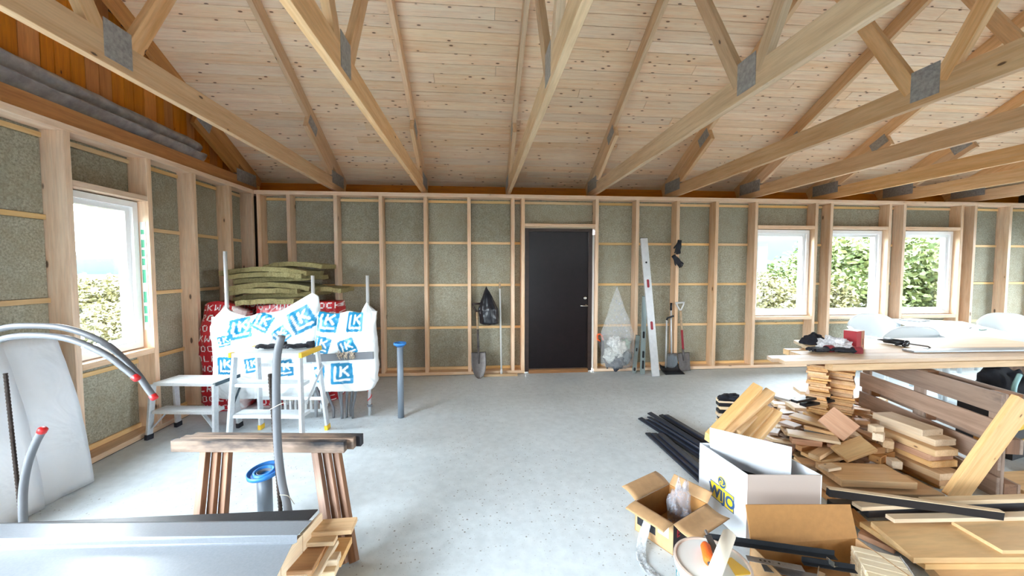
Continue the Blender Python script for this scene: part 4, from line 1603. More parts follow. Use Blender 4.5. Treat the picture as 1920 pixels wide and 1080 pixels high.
# dustpan and broom
t = thing('dustpan', 'black dustpan with upright handle on the floor by the back wall', 'dustpan', (2.77, 5.29, 0))


def pan(u, v):
    e = 2 * u - 1
    return Vector((2.79 + e * 0.145, 5.20 + 0.20 * v, 0.006 + 0.05 * (abs(e) ** 6) * v + 0.07 * max(0, v - 0.75) * 4 * (v - 0.75) * 4))


MB().sheet(pan, 16, 12, 0.004).build('pan', M_BLKPL, t, True)
hp = onY(1250, 600, 5.42)
MB().tube([(2.735, 5.38, 0.06), hp], 0.011, 8).build('handle', M_LEVEL, t, True)
MB().tube([hp, hp + Vector((0.01, -0.01, 0.03)), hp + Vector((0.10, -0.01, 0.06))], 0.014, 8).build('clip', M_BLKPL, t, True)
t = thing('broom', 'small broom with black grip standing behind the dustpan', 'broom', (2.80, 5.40, 0))
bt = onY(1258.5, 568, 5.44)
bb = onY(1259, 664, 5.42)
MB().tube([bb - Vector((0, 0, 0.02)), bt - Vector((0, 0, 0.10))], 0.011, 8).build('pole', M_LEVEL, t, True)
MB().tube([bt - Vector((0, 0, 0.11)), bt], 0.016, 8).build('grip', M_BLKPL, t, True)
cbx = bb.x
b_ = MB()
for k in range(14):
    x = cbx - 0.05 + 0.0085 * k
    b_.bar((x, 5.42, bb.z), (x + 0.004 * (k - 6), 5.40, max(0.05, bb.z - 0.20 - 0.004 * k)), 0.009, 0.03)
b_.build('bristles', plain('grey_bristles', (120, 126, 132), 0.8), t)
cbox('head', t, cbx - 0.055, cbx + 0.07, 5.405, 5.435, bb.z - 0.03, bb.z + 0.012, M_DKSTEEL)

# ------------------------------------------------------------------ right: pallet, plank bench, shingle stacks
M_PAL = wood('weathered_pallet', (172, 148, 132), (116, 94, 82), knots=0.05, kscale=3, vary=0.3, stain=((104, 92, 88), 0.58))
M_PAL2 = wood('pallet_block', (150, 104, 70), (104, 66, 42), knots=0, vary=0.3)
PRx, PRy = 3.38, 2.175
pdir = Vector((0.244, 0.970, 0)).normalized()
pn = Vector((pdir.y, -pdir.x, 0))       # away from the heap
MP = Matrix(((pdir.x, pn.x, 0, PRx), (pdir.y, pn.y, 0, PRy), (0, 0, 1, 0), (0, 0, 0, 1)))
T = thing('pallet', 'weathered wooden pallet standing on its side behind the offcut heap', 'pallet', (PRx + 0.15, PRy + 0.6, 0))
PH = 0.695
PLN = 1.25
for k in range(4):
    z0 = k * (PH - 0.14) / 3
    lbox('deck_board', T, MP, 0, PLN, 0, 0.02, z0, z0 + 0.14, M_PAL, 0.003)
for u in (0.0, 0.58, 1.15):
    lbox('stringer', T, MP, u, u + 0.10, 0.021, 0.040, 0, PH, M_PAL, 0.003)
    for z0 in (0.0, 0.30, 0.595):
        lbox('block', T, MP, u, u + 0.10, 0.041, 0.115, z0, z0 + 0.10, M_PAL2, 0.003)
for z0 in (0.0, 0.30, 0.595):
    lbox('bottom_board', T, MP, 0, PLN, 0.116, 0.136, z0, z0 + 0.10, M_PAL, 0.003)

# leaning plank
pA, pB = Vector((3.035, 2.155, 0.03)), Vector((3.395, 2.085, 0.685))
o = beam('plank', None, pA, pB, 0.036, 0.15, M_OFF, Vector((-0.85, 0.1, 0.45)), 0.003)
o.matrix_basis = frame_matrix((pA + pB) / 2, pB - pA, Vector((0, -1, 0.0)).cross(pB - pA))
tag(o, 'sawn plank leaning diagonally on the pallet corner', 'plank')

# stacks of thin boards under the bench
M_SHIN = wood('thin_pine_board', (222, 180, 132), (186, 130, 82), knots=0.03, vary=0.45, grain=18)
ZB = 0.70
for col_, (pxs, wcol) in enumerate(((1534, 0.135), (1576, 0.165))):
    n_ = 38
    cs = onY(pxs, 720, 3.04)
    va = math.atan2(cs.y, cs.x)
    th = ZB / n_
    for k in range(n_):
        dx, dy = rnd.uniform(-0.012, 0.012), rnd.uniform(-0.02, 0.02)
        if rnd.random() < 0.18:
            dy *= 1.8
        M = Matrix.Translation((cs.x, cs.y, th * (k + 0.5))) @ Matrix.Rotation(va + rnd.uniform(-0.07, 0.07) + (0.12 if k < 9 else 0), 4, 'Z') @ Matrix.Translation((dy, dx, 0))
        o = link('thin_board', box_mesh(0.24, wcol, th - 0.0015, M_SHIN, 0.001), None, M)
        tag(o, 'thin pine board, %d from the bottom of the %s stack' % (k + 1, ('ragged left', 'neater right')[col_]),
            'board', ('left stack of thin boards', 'right stack of thin boards')[col_])

# bench planks
M_BENCH = wood('bench_plank', (226, 200, 172), (190, 152, 118), knots=0.05, vary=0.18)
bx1 = 5.4
fb0 = onZ(1561, 696, ZB)
o = cbox('bench_beam', None, fb0.x, bx1, fb0.y, fb0.y + 0.07, ZB, ZB + 0.052, M_OFF)
tag(o, 'pine beam under the front edge of the plank bench', 'beam')
o = cbox('bench_beam', None, fb0.x + 0.1, bx1, 3.32, 3.39, ZB, ZB + 0.052, M_OFF)
tag(o, 'pine beam under the rear edge of the plank bench', 'beam')
o = beam('bench_post', None, (5.25, 3.1, 0), (5.25, 3.1, ZB), 0.09, 0.7, M_PAL, (0, 1, 0))
tag(o, 'upright boards carrying the far right end of the plank bench', 'support')
zb0 = ZB + 0.053
zb1 = zb0 + 0.03


YE = [onZ(1472, 677.5, zb1).y, onZ(1460, 672.0, zb1).y, onZ(1438, 666.5, zb1).y, onZ(1481, 658.2, zb1).y, onZ(1488, 637.5, zb1).y]


def bench(label, j, xf_px, xb_px, mat=M_BENCH):
    y0, y1 = YE[j] + 0.002, YE[j + 1] - 0.003
    xf = onY(xf_px[0], xf_px[1], y0).x
    xb = onY(xb_px[0], xb_px[1], y1).x
    b_ = MB().prism([(xf, y0), (bx1, y0), (bx1, y1), (xb, y1)], zb0, zb1)
    return tag(b_.build('bench_plank', mat), label, 'plank', 'planks of the bench')


bench('front plank of the bench, its end nearest the white box', 0, (1472, 677), (1460, 672))
bench('second plank of the bench, reaching farthest left', 1, (1448, 671), (1438, 667))
bench('third plank of the bench, under the red gloves', 2, (1503, 666), (1481, 659))
bench('wide rear board of the bench under bag and red box', 3, (1530, 657), (1488, 638), M_OFFW)
zb = zb1 + 0.001


def bp(px_, py_, z=zb):
    return onZ(px_, py_, z)


# things on the bench
M_CLOTH = plain('black_knit_cloth', (30, 31, 40), 0.9, var=0.3, bscale=70, bump=0.4)


def blob(name, label, cat, c, rx, ry, rz, mat, seed, amp=0.35, rot=0.0, group=None, flat=True, k=1.4, n=30):
    cr, sr = math.cos(rot), math.sin(rot)

    def fn(u, v):
        a, p = 2 * PI * u, PI * v
        rr = 1 + amp * fbm(math.cos(a) * math.sin(p) * k + seed, math.sin(a) * math.sin(p) * k, math.cos(p) * k + seed * 2)
        x, yv, z = rx * rr * math.sin(p) * math.cos(a), ry * rr * math.sin(p) * math.sin(a), rz * rr * math.cos(p)
        zz = c[2] + (max(0.0, z) if flat else z + rz)
        return Vector((c[0] + x * cr - yv * sr, c[1] + x * sr + yv * cr, zz))
    return tag(MB().sheet(fn, n, n).build(name, mat, smooth=True), label, cat, group)


p = bp(1532, 646)
blob('knit_hat', 'black knit hat crumpled on the rear board of the bench', 'hat', (p.x + 0.02, p.y + 0.04, zb), 0.135, 0.08, 0.09, M_CLOTH, 3.1, 0.5)
p = bp(1573, 656)
M_CLEAR2 = clear_film('clear_packaging', (232, 232, 236), 0.6)
blob('packaging_bag', 'crinkled clear packaging bag lying beside the red box', 'bag', (p.x + 0.01, p.y + 0.06, zb), 0.15, 0.085, 0.10, M_CLEAR2, 6.4, 0.45, 0.0, k=2.4, n=44)
p = bp(1612, 653)
M_REDBOX = plain('red_carton', (166, 34, 44), 0.5)
M_BROWNBOX = plain('brown_carton', (170, 112, 84), 0.6)
M_WTOP = plain('white_carton_top', (232, 228, 224), 0.6)
T = thing('red_carton', 'small red carton with white top standing on the bench', 'carton', (p.x, p.y + 0.06, zb))
Mc = Matrix.Translation((p.x, p.y + 0.06, zb)) @ Matrix.Rotation(0.35, 4, 'Z')
MB().box(-0.065, 0.065, -0.05, 0.05, 0.0, 0.155, Mc).build('body', M_REDBOX, T)
MB().box(0.012, 0.0655, -0.0515, -0.05, 0.0, 0.154, Mc).build('brown_panel', M_BROWNBOX, T)
MB().box(-0.066, 0.066, -0.051, 0.051, 0.155, 0.158, Mc).build('top', M_WTOP, T)
for k in range(4):
    MB().box(0.032, 0.046, -0.0522, -0.0515, 0.03 + 0.014 * k, 0.039 + 0.014 * k, Mc).build('dark_print', M_BLKPL, T)
p = bp(1532, 659)
glove('red and black work glove lying left on the third bench plank', gmat((p.x + 0.02, p.y - 0.02, zb + 0.002), 3.3), 'gloves on the bench', M_GLOVER, 0.8)
p = bp(1565, 661)
glove('red and black work glove lying right on the third bench plank', gmat((p.x + 0.09, p.y - 0.01, zb + 0.002), 2.9), 'gloves on the bench', M_GLOVER, 0.8)
# caulking gun
p0, p1 = bp(1650, 642), bp(1740, 656)
T = thing('caulking_gun', 'dark caulking gun lying on the rear board of the bench', 'caulking gun', (p0.x, p0.y, zb))
d = (p1 - p0)
u_ = d.normalized()
s_ = Vector((-u_.y, u_.x, 0))
z_ = Vector((0, 0, 0.03))
MB().tube([p0 + d * 0.10 + z_, p0 + d * 0.55 + z_], 0.026, 12).tube([p0 + d * 0.55 + z_, p0 + d * 0.6 + z_], 0.028, 12).build('cradle', M_BLKPL, T, True)
MB().tube([p0 + d * 0.6 + z_, p1 + z_], 0.006, 8).tube([p1 + z_, p1 + z_ + s_ * 0.03 - Vector((0, 0, 0.015))], 0.006, 8).build('push_rod', M_DKSTEEL, T, True)
MB().tube([p0 + d * 0.58 + z_, p0 + d * 0.66 + z_ * 0.6 - s_ * 0.09], 0.014, 8).tube([p0 + d * 0.52 + z_ * 0.8, p0 + d * 0.50 + z_ * 0.6 - s_ * 0.09], 0.011, 8).build('handle', M_BLKPL, T, True)
MB().tube([p0 + d * 0.10 + z_, p0 - d * 0.06 + z_ * 0.8], 0.02, 10, radii=[0.012, 0.004]).build('nozzle', M_BLKPL, T, True)
p0, p1 = bp(1702, 659), bp(1975, 660)
o = beam('aluminium_ruler', None, (p0.x, p0.y, zb + 0.008), (bx1, p0.y - 0.06, zb + 0.008), 0.10, 0.016, plain('grey_aluminium_rule', (168, 172, 176), 0.4, 0.5))
tag(o, 'long grey aluminium rule lying near the front of the bench', 'rule')

# white table and plastic chairs
M_TABLE = plain('white_table_top', (196, 204, 208), 0.35)
M_CHAIRW = plain('white_chair_plastic', (220, 227, 230), 0.35)
T = thing('garden_table', 'white plastic table in front of the back windows', 'table', (6.5, 4.45, 0))
A = [onZ(1775, 633, 0.74), onZ(1985, 645, 0.74), onZ(1990, 606, 0.74), onZ(1672, 597, 0.74)]
A[2] = A[3] + (A[1] - A[0]) * 0.95
cx_, cy_ = sum(p.x for p in A) / 4, sum(p.y for p in A) / 4
MB().prism([(p.x, p.y) for p in A], 0.705, 0.74).build('table_top', M_TABLE, T)
for p in A:
    lx, ly = p.x + (cx_ - p.x) * 0.12, p.y + (cy_ - p.y) * 0.12
    MB().tube([(lx, ly, 0), (lx, ly, 0.705)], 0.03, 10, radii=[0.024, 0.032]).build('leg', M_TABLE, T)


def chair(label, c, rz):
    """white monobloc chair; local -Y is the front"""
    M = Matrix.Translation((c[0], c[1], 0)) @ Matrix.Rotation(rz, 4, 'Z')
    t = thing('plastic_chair', label, 'chair', (c[0], c[1], 0), 0, 'white plastic chairs')

    def seat(u, v):
        return M @ Vector(((u - 0.5) * 0.46, (v - 0.5) * 0.46, 0.43 - 0.02 * math.sin(PI * u) * math.sin(PI * v)))
    MB().sheet(seat, 12, 12, 0.012).build('seat', M_CHAIRW, t, True)

    def back(u, v):
        e = 2 * u - 1
        w = 0.25 * (1 + 0.12 * v)
        top = 0.40 * math.sqrt(max(0, 1 - 0.62 * abs(e) ** 3.2))
        return M @ Vector((e * w, 0.21 + 0.09 * v - 0.10 * e * e, 0.44 + top * v))
    bk = MB().sheet(back, 20, 12, 0.010).build('backrest', M_CHAIRW, t, True)
    for s in (-1, 1):
        for (yy, y2) in ((-0.2, -0.24), (0.2, 0.26)):
            MB().tube([M @ Vector((s * 0.22, yy, 0.43)), M @ Vector((s * 0.26, y2, 0))], 0.02, 8).build('leg', M_CHAIRW, t, True)
        MB().sheet(lambda u, v, s=s: M @ Vector((s * (0.235 + 0.055 * v), 0.16 - 0.40 * u, 0.645 - 0.02 * u - 0.05 * max(0, u - 0.8) * 5)), 12, 3, 0.012).build('armrest', M_CHAIRW, t, True)
        MB().tube([M @ Vector((s * 0.26, -0.21, 0.62)), M @ Vector((s * 0.235, -0.2, 0.43))], 0.018, 8).build('arm_post', M_CHAIRW, t, True)
    return t


c1 = onZ(1636, 588, 0.84)
chair('white plastic chair at the left end of the white table', (c1.x - 0.20, c1.y - 0.22), -0.7)
c2 = onZ(1722, 612, 0.84)
chair('white plastic chair between the bench and the white table', (c2.x + 0.12, c2.y + 0.28), 2.75)
c3 = onZ(1866, 585, 0.84)
chair('white plastic chair on the far side of the white table', (c3.x - 0.26, c3.y - 0.3), -0.95)
M_PAPER = plain('white_paper', (240, 242, 242), 0.6)
p = onZ(1715, 601, 0.742)
T_ = tag(MB().box(-0.16, 0.16, -0.11, 0.11, 0.742, 0.755, Matrix.Translation((p.x, p.y, 0)) @ Matrix.Rotation(0.3, 4, 'Z')).build('ring_binder', plain('grey_binder', (120, 132, 138), 0.5)),
         'grey binder lying on the white table', 'binder')
for (px_, py_, lab) in ((1800, 613, 'loose paper sheet in the middle of the white table'), (1840, 617, 'loose paper sheet near the right of the white table')):
    p = onZ(px_, py_, 0.743)
    tag(MB().box(-0.15, 0.15, -0.10, 0.10, 0.741, 0.7425, Matrix.Translation((p.x, p.y, 0)) @ Matrix.Rotation(0.5, 4, 'Z')).build('paper', M_PAPER), lab, 'paper', 'papers on the table')
p = onZ(1846, 619, 0.744)
tag(MB().tube([(p.x - 0.07, p.y, 0.75), (p.x + 0.07, p.y + 0.03, 0.75)], 0.008, 8).build('marker_pen', plain('green_pen', (50, 110, 90), 0.4)), 'green pen on the white table', 'pen')

# tool case, jacket, small wooden frame at the right edge
c = onZ(1898, 856, 0)
Mt = Matrix.Translation((c.x + 0.12, c.y + 0.16, 0)) @ Matrix.Rotation(0.25, 4, 'Z')
T = thing('tool_case', 'black tool case with yellow latches behind the pallet', 'tool case', (c.x + 0.12, c.y + 0.16, 0))
bd = MB().box(-0.26, 0.26, -0.16, 0.16, 0.0, 0.25, Mt).build('lower_case', M_BLKPL, T)
MB().box(-0.26, 0.26, -0.16, 0.16, 0.255, 0.44, Mt).build('upper_case', M_BLKPL, T)
for x in (-0.20, 0.0, 0.17):
    MB().box(x - 0.04, x + 0.05, -0.172, -0.16, 0.24, 0.31, Mt).build('latch', M_YEL, T)
MB().box(-0.24, -0.10, -0.17, -0.16, 0.14, 0.155, Mt).build('yellow_strip', M_YEL, T)
MB().box(-0.24, 0.22, -0.166, -0.16, 0.385, 0.40, Mt).build('yellow_strip', M_YEL, T)
M_JACK = plain('dark_jacket', (28, 30, 38), 0.85, var=0.3, bscale=20, bump=0.4)
M_STRIPE = plain('pale_reflective_stripe', (150, 196, 200), 0.4)
jk = blob('work_jacket', 'dark work jacket with pale stripe heaped on the tool case', 'jacket', (c.x + 0.20, c.y + 0.18, 0.443), 0.27, 0.17, 0.22, M_JACK, 9.2, 0.4)
MB().tube(smooth_path([Vector((c.x - 0.02, c.y - 0.0, 0.46)), Vector((c.x + 0.01, c.y + 0.02, 0.56)), Vector((c.x + 0.10, c.y + 0.05, 0.65))], 6), 0.016, 8).build('reflective_stripe', M_STRIPE, jk, True)
c = onZ(1885, 862, 0)
T = thing('wooden_box_frame', 'small open wooden box on its side right of the pallet', 'box', (c.x, c.y + 0.1, 0))
Mf = Matrix.Translation((c.x - 0.01, c.y + 0.03, 0)) @ Matrix.Rotation(0.25, 4, 'Z')
for (a, c2_, p_, q_) in ((-0.07, 0.07, 0.0, 0.018), (-0.07, 0.07, 0.145, 0.163), (-0.07, -0.052, 0.018, 0.145), (0.052, 0.07, 0.018, 0.145)):
    MB().box(a, c2_, 0, 0.12, p_, q_, Mf).build('side', M_OFFO, T)
MB().box(-0.052, 0.052, 0.10, 0.12, 0.018, 0.145, Mf).build('back', M_PAL2, T)
pz = onZ(1900, 905, 0)
tag(MB().box(3.62, 4.9, 2.05, 2.42, 0.0, 0.028).build('floor_board', M_OFF), 'pine board lying flat on the floor behind the pallet', 'board')

# ------------------------------------------------------------------ offcut heap
HEAP = 'offcuts in the heap'
M_GREYO = wood('grey_offcut', (158, 152, 146), (116, 106, 98), knots=0.03, vary=0.25)
M_PINK = wood('pinkish_offcut', (214, 174, 148), (176, 130, 104), knots=0.04, vary=0.2)
M_BLKW = plain('black_painted_wood', (24, 24, 30), 0.45, var=0.2, bscale=30)
HM = [M_OFF, M_OFF, M_OFFO, M_OFFW, M_PINK, M_PAL]
HX = []


def hp_(label, p0, p1, z, w, t, mat, up=(0, 0, 1)):
    z0, z1 = z if isinstance(z, tuple) else (z, z)
    A_, B_ = onZ(p0[0], p0[1], z0), onZ(p1[0], p1[1], z1)
    o_ = beam('offcut', None, A_, B_, w, t, mat, up, 0.003)
    HX.append(o_)
    return tag(o_, label, 'offcut', HEAP)


hp_('bluish grey board offcut at the far top of the heap', (1447, 741), (1486, 751), 0.22, 0.13, 0.02, M_GREYO)
hp_('pale offcut under the bluish grey one at the heap', (1448, 757), (1487, 760), 0.20, 0.09, 0.03, M_OFFW)
hp_('pale square board at the foot of the thin-board stacks', (1492, 767), (1536, 771), 0.215, 0.16, 0.028, M_OFFW)
hp_('bright pale board offcut in the middle of the heap', (1462, 772), (1497, 779), 0.21, 0.13, 0.03, M_OFFW)
hp_('black-edged strip lying slanted on the heap, upper one', (1487, 791), (1578, 773), (0.23, 0.25), 0.055, 0.022, M_BLKW)
hp_('black-edged strip lying slanted on the heap, lower one', (1503, 798), (1588, 781), (0.20, 0.22), 0.055, 0.022, M_BLKW)
hp_('pale offcut left of the black-edged strips', (1449, 799), (1493, 799), 0.21, 0.10, 0.03, M_OFFW)
hp_('broad honey-coloured offcut tilted in the heap', (1467, 808), (1532, 824), (0.23, 0.20), 0.14, 0.025, M_OFF)
hp_('grey weathered offcut beside the pinkish slab', (1507, 807), (1546, 815), 0.24, 0.11, 0.028, M_GREYO)
hp_('large pinkish slab propped up steeply in the heap', (1547, 803), (1596, 842), (0.30, 0.20), 0.16, 0.03, M_PINK, (-0.5, -0.6, 0.6))
hp_('brown stick in front of the honey-coloured offcut', (1497, 843), (1550, 834), 0.16, 0.05, 0.04, M_OFFO)
hp_('five-sided board offcut with dark knot low in the heap', (1520, 858), (1576, 848), 0.14, 0.15, 0.025, M_OFF)
hp_('narrow pale lath right of the pinkish slab', (1578, 812), (1622, 838), (0.25, 0.2), 0.06, 0.025, M_OFFW)
hp_('dark-edged board above the narrow lath', (1600, 806), (1645, 827), (0.26, 0.22), 0.08, 0.025, M_OFFO)
hp_('small block on the dark-edged board at the pallet', (1600, 790), (1628, 793), 0.27, 0.06, 0.045, M_OFFO)
hp_('grey lath under the pallet edge', (1560, 797), (1630, 803), 0.25, 0.06, 0.022, M_PAL)
hp_('striped wedge-cut board at the front of the heap', (1572, 866), (1628, 846), (0.13, 0.2), 0.13, 0.03, M_OFF, (-0.4, -0.4, 0.8))
for k, (px_, py_) in enumerate(((1640, 848), (1660, 850), (1645, 862), (1662, 866), (1676, 881), (1618, 840))):
    c = onZ(px_, py_, 0.16 - 0.018 * k)
    M = Matrix.Translation(c) @ Matrix.Rotation(0.3 * k, 4, 'Z')
    o = link('offcut', box_mesh(0.07, 0.06, 0.055, M_OFF if k % 2 else M_OFFW, 0.003), None, M)
    HX.append(o)
    tag(o, 'small square pine block among the cubes in front of the stacked planks', 'offcut', 'small pine cubes')
    o2 = link('offcut', box_mesh(0.09, 0.07, 0.05, M_OFFO, 0.003), None, Matrix.Translation((c.x, c.y, c.z - 0.055)) @ Matrix.Rotation(0.2 * k, 4, 'Z'))
    HX.append(o2)
    tag(o2, 'small square pine block among the cubes in front of the stacked planks', 'offcut', 'small pine cubes')

# neat stack of thick planks by the pallet
stack = [((1668, 783), (1750, 812), 0.345, 0.17, M_OFFW), ((1667, 793), (1748, 824), 0.298, 0.17, M_OFFW), ((1676, 806), (1762, 838), 0.250, 0.18, M_OFF),
         ((1688, 830), (1768, 868), 0.195, 0.20, M_PINK), ((1692, 842), (1765, 882), 0.148, 0.20, M_OFF), ((1700, 858), (1762, 890), 0.100, 0.19, M_OFF), ((1705, 868), (1760, 900), 0.053, 0.18, M_OFFO), ((1700, 880), (1760, 910), 0.024, 0.2, M_OFF)]
slabn = ['topmost', 'second', 'third', 'fourth', 'fifth', 'sixth', 'seventh', 'lowest']
for k, (p0, p1, z, w, m_) in enumerate(stack):
    A_, B_ = onZ(p0[0], p0[1], z), onZ(p1[0], p1[1], z)
    mid_ = (A_ + B_) / 2
    if k == 0:
        dir0 = (B_ - A_).normalized()
        c0 = mid_
    off = c0 + Vector((0.03 * math.sin(k * 2.1), 0.03 * math.cos(k * 1.7) - 0.012 * k, 0))
    dd = (dir0 + Vector((0.05 * math.sin(k * 3.0), 0.05 * math.cos(k * 2.0), 0))).normalized() * (0.17 + 0.012 * (k % 3))
    o = beam('short_plank', None, (off.x - dd.x, off.y - dd.y, z), (off.x + dd.x, off.y + dd.y, z), w, 0.046, m_, (0, 0, 1), 0.003)
    tag(o, slabn[k] + ' short thick plank of the stack in front of the pallet', 'plank', 'stack of short planks')

# long sticks standing up from the white box side
sticks = [((1352, 800), (1420, 728), 'longest square stick propped up at the left of the heap'), ((1372, 802), (1443, 738), 'second long square stick propped up beside the longest'),
          ((1386, 806), (1414, 780), 'short thick stick in front of the long propped sticks'), ((1403, 810), (1440, 769), 'knotty square stick propped right of the short one'),
          ((1421, 815), (1456, 775), 'rightmost square stick propped up behind the white box')]
for k, (p0, p1, lab) in enumerate(sticks):
    A_, B_ = onY(p0[0], p0[1], 2.50), onY(p1[0], p1[1], 2.60 + (0.05 if k < 2 else 0))
    A_ = A_ + (A_ - B_) * min(0.3, (A_.z - 0.08) / (B_.z - A_.z))
    o = beam('square_stick', None, A_, B_, 0.07, 0.085 if k != 2 else 0.095, M_OFF, (-0.6, -0.6, 0.5), 0.003)
    tag(o, lab, 'stick', 'propped square sticks')
# striped lath stack with dark cloth
for k in range(7):
    LS = onZ(1368, 746, 0.25)
    A_, B_ = Vector((LS.x - 0.10, LS.y + 0.03, 0.018 + 0.034 * k)), Vector((LS.x + 0.22, LS.y - 0.05, 0.018 + 0.034 * k))
    o = beam('lath', None, A_ + Vector((0.01 * math.sin(k * 2), 0, 0)), B_, 0.08, 0.03, M_BLKW if k % 2 else M_OFFW, (0, 0, 1))
    tag(o, ('lowest pale', 'lowest black', 'second pale', 'second black', 'third pale', 'third black', 'topmost pale')[k] + ' lath in the striped stack at the far left of the heap', 'lath', 'striped stack of laths')
blob('dark_cloth', 'dark crumpled cloth on the striped lath stack', 'cloth', (LS.x + 0.0, LS.y, 0.24), 0.12, 0.07, 0.05, M_CLOTH, 12.0, 0.6)

# flat thick boards in front of the heap
piece('thick_board', 'upper thick square board lying in front of the heap', ((1552, 888), (1688, 893)), 0.125, 0.045, M_OFF, 'board', 'flat thick boards', 0.24)
piece('thick_board', 'lower thick square board lying in front of the heap', ((1545, 912), (1735, 914)), 0.07, 0.045, M_OFF, 'board', 'flat thick boards', 0.24)
piece('thick_board', 'bottom thick board under the two flat ones', ((1540, 925), (1700, 926)), 0.023, 0.045, M_OFFO, 'board', 'flat thick boards', 0.22)
piece('offcut', 'pale slat resting on the upper flat thick board', ((1543, 878), (1568, 874)), 0.165, 0.02, M_OFFW, 'offcut', HEAP, 0.07)

# black strips bundle left of the white box
M_STRIP = plain('black_blue_strip', (38, 44, 58), 0.38, 0.1, var=0.2, bscale=40)
for k in range(9):
    a = Vector((1.60 + 0.035 * k, 3.60 + (0.05, -0.03, 0.0, 0.07, 0.02, -0.05, 0.04, 0, 0.05)[k], 0.02 + 0.014 * (k % 4)))
    c = Vector((1.78 + 0.030 * k, 2.62, 0.02 + 0.014 * (k % 4)))
    o = beam('black_strip', None, a, c, 0.045, 0.012, M_STRIP, (0.2 * ((k % 3) - 1), 0, 1), 0.001)
    tag(o, ('first', 'second', 'third', 'fourth', 'fifth', 'sixth', 'seventh', 'eighth', 'ninth')[k] + ' slim black strip from the left in the upper bundle', 'strip', 'upper bundle of black strips')
for k in range(3):
    a = Vector((1.535 + 0.04 * k, 3.33 - 0.04 * k, 0.008 + 0.013 * k))
    c = Vector((1.565 + 0.035 * k, 2.42, 0.008 + 0.013 * k))
    o = beam('black_strip', None, a, c, 0.05, 0.012, M_STRIP, (0, 0, 1), 0.001)
    tag(o, ('lowest', 'middle', 'upper')[k] + ' black strip of the lower three beside the white box', 'strip', 'lower black strips')

# ------------------------------------------------------------------ plywood, battens
M_PLY = wood('plywood_sheet', (232, 196, 146), (206, 158, 106), knots=0.05, kscale=2, vary=0.12, grain=6, gmix=0.4)


def sheet_px(name, label, corners, z0, z1, mat, cat, group=None):
    pts = [onZ(x, y, z1) for x, y in corners]
    return tag(MB().prism([(p.x, p.y) for p in pts], z0, z1).build(name, mat), label, cat, group)


PG = 'plywood sheets'
sheet_px('plywood_sheet', 'lowest plywood sheet in the bottom right corner', [(1735, 1052), (1830, 1150), (2300, 1150), (2150, 1045)], 0.0, 0.05, M_PLY, 'plywood', PG)
sheet_px('plywood_sheet', 'middle plywood sheet in the bottom right corner', [(1612, 978), (1735, 1058), (2150, 1056), (2000, 960)], 0.051, 0.078, M_PLY, 'plywood', PG)
sheet_px('plywood_sheet', 'large plywood sheet with knots, top left of the pile', [(1633, 978), (1713, 1046), (2120, 1044), (1990, 968)], 0.079, 0.106, M_PLY, 'plywood', PG)
sheet_px('plywood_sheet', 'small plywood piece on top at the right edge', [(1784, 977), (1880, 1032), (2080, 1030), (1960, 968)], 0.107, 0.125, M_PLY, 'plywood', PG)
for k, (p0, p1, z, w, t_, m_, lab) in enumerate((
        ((1552, 922), (1878, 966), (0.235, 0.165), 0.03, 0.045, M_BLKW, 'black batten lying crosswise over the plywood'),
        ((1556, 946), (1760, 952), 0.06, 0.05, 0.045, M_BLKW, 'black batten low at the white box side'),
        ((1620, 958), (2000, 942), 0.135, 0.05, 0.05, M_BLKW, 'black batten along the rear edge of the plywood'),
        ((1606, 949), (1720, 944), 0.165, 0.06, 0.022, M_OFFW, 'short pale batten beneath the crossing black batten'),
        ((1730, 940), (2000, 932), 0.17, 0.05, 0.024, M_OFFW, 'pale batten along the pallet foot'),
        ((1668, 972), (1990, 966), 0.136, 0.05, 0.022, M_OFFW, 'pale batten lying on the plywood edge'),
        ((1590, 958), (1625, 990), 0.04, 0.06, 0.04, M_OFFO, 'reddish stick at the left edge of the plywood'),
        ((1612, 1000), (1680, 1030), 0.02, 0.06, 0.03, M_PINK, 'pinkish board piece left of the plywood pile'))):
    z0, z1 = z if isinstance(z, tuple) else (z, z)
    A_, B_ = onZ(p0[0], p0[1], z0), onZ(p1[0], p1[1], z1)
    o = beam('batten', None, A_, B_, w, t_, m_)
    tag(o, lab, 'batten', 'battens on the plywood')
    if k == 0:
        beam('pale_edge', o, A_ + Vector((0, 0, t_ / 2 + 0.001)), B_ + Vector((0, 0, t_ / 2 + 0.001)), w, 0.004, M_OFFW, b=0)

# ------------------------------------------------------------------ white carton with logo
M_CARTW = plain('white_carton', (224, 229, 236), 0.55)
M_CARTF = plain('shaded_carton_side', (178, 162, 152), 0.6)  # shade of the dim front put into the white carton's colour
M_KRAFT = plain('kraft_cardboard', (186, 148, 106), 0.75, var=0.12, bscale=30)
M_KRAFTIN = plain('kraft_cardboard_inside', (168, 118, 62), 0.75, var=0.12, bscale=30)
M_LOGOY = plain('yellow_print', (236, 206, 40), 0.5)
M_LOGOB = plain('blue_print', (40, 74, 120), 0.5)
N0 = Vector((1.447, 1.914, 0))
N1 = Vector((1.41, 2.305, 0))     # back left
N3 = Vector((1.845, 1.875, 0))    # right
N2 = N1 + N3 - N0
HB = 0.392
T = thing('logo_carton', 'large white carton with yellow and blue logo, open on top', 'carton', tuple((N0 + N2) / 2))


def wallp(name, a, c, h, t_, mat, par, z0=0.0, inward=None):
    d_ = (c - a).normalized()
    n_ = Vector((-d_.y, d_.x, 0)) * t_
    if inward is not None and n_.dot(inward - (a + c) / 2) < 0:
        n_ = -n_
    b_ = MB().prism([(a.x, a.y), (c.x, c.y), (c.x + n_.x, c.y + n_.y), (a.x + n_.x, a.y + n_.y)], z0, h)
    return b_.build(name, mat, par)


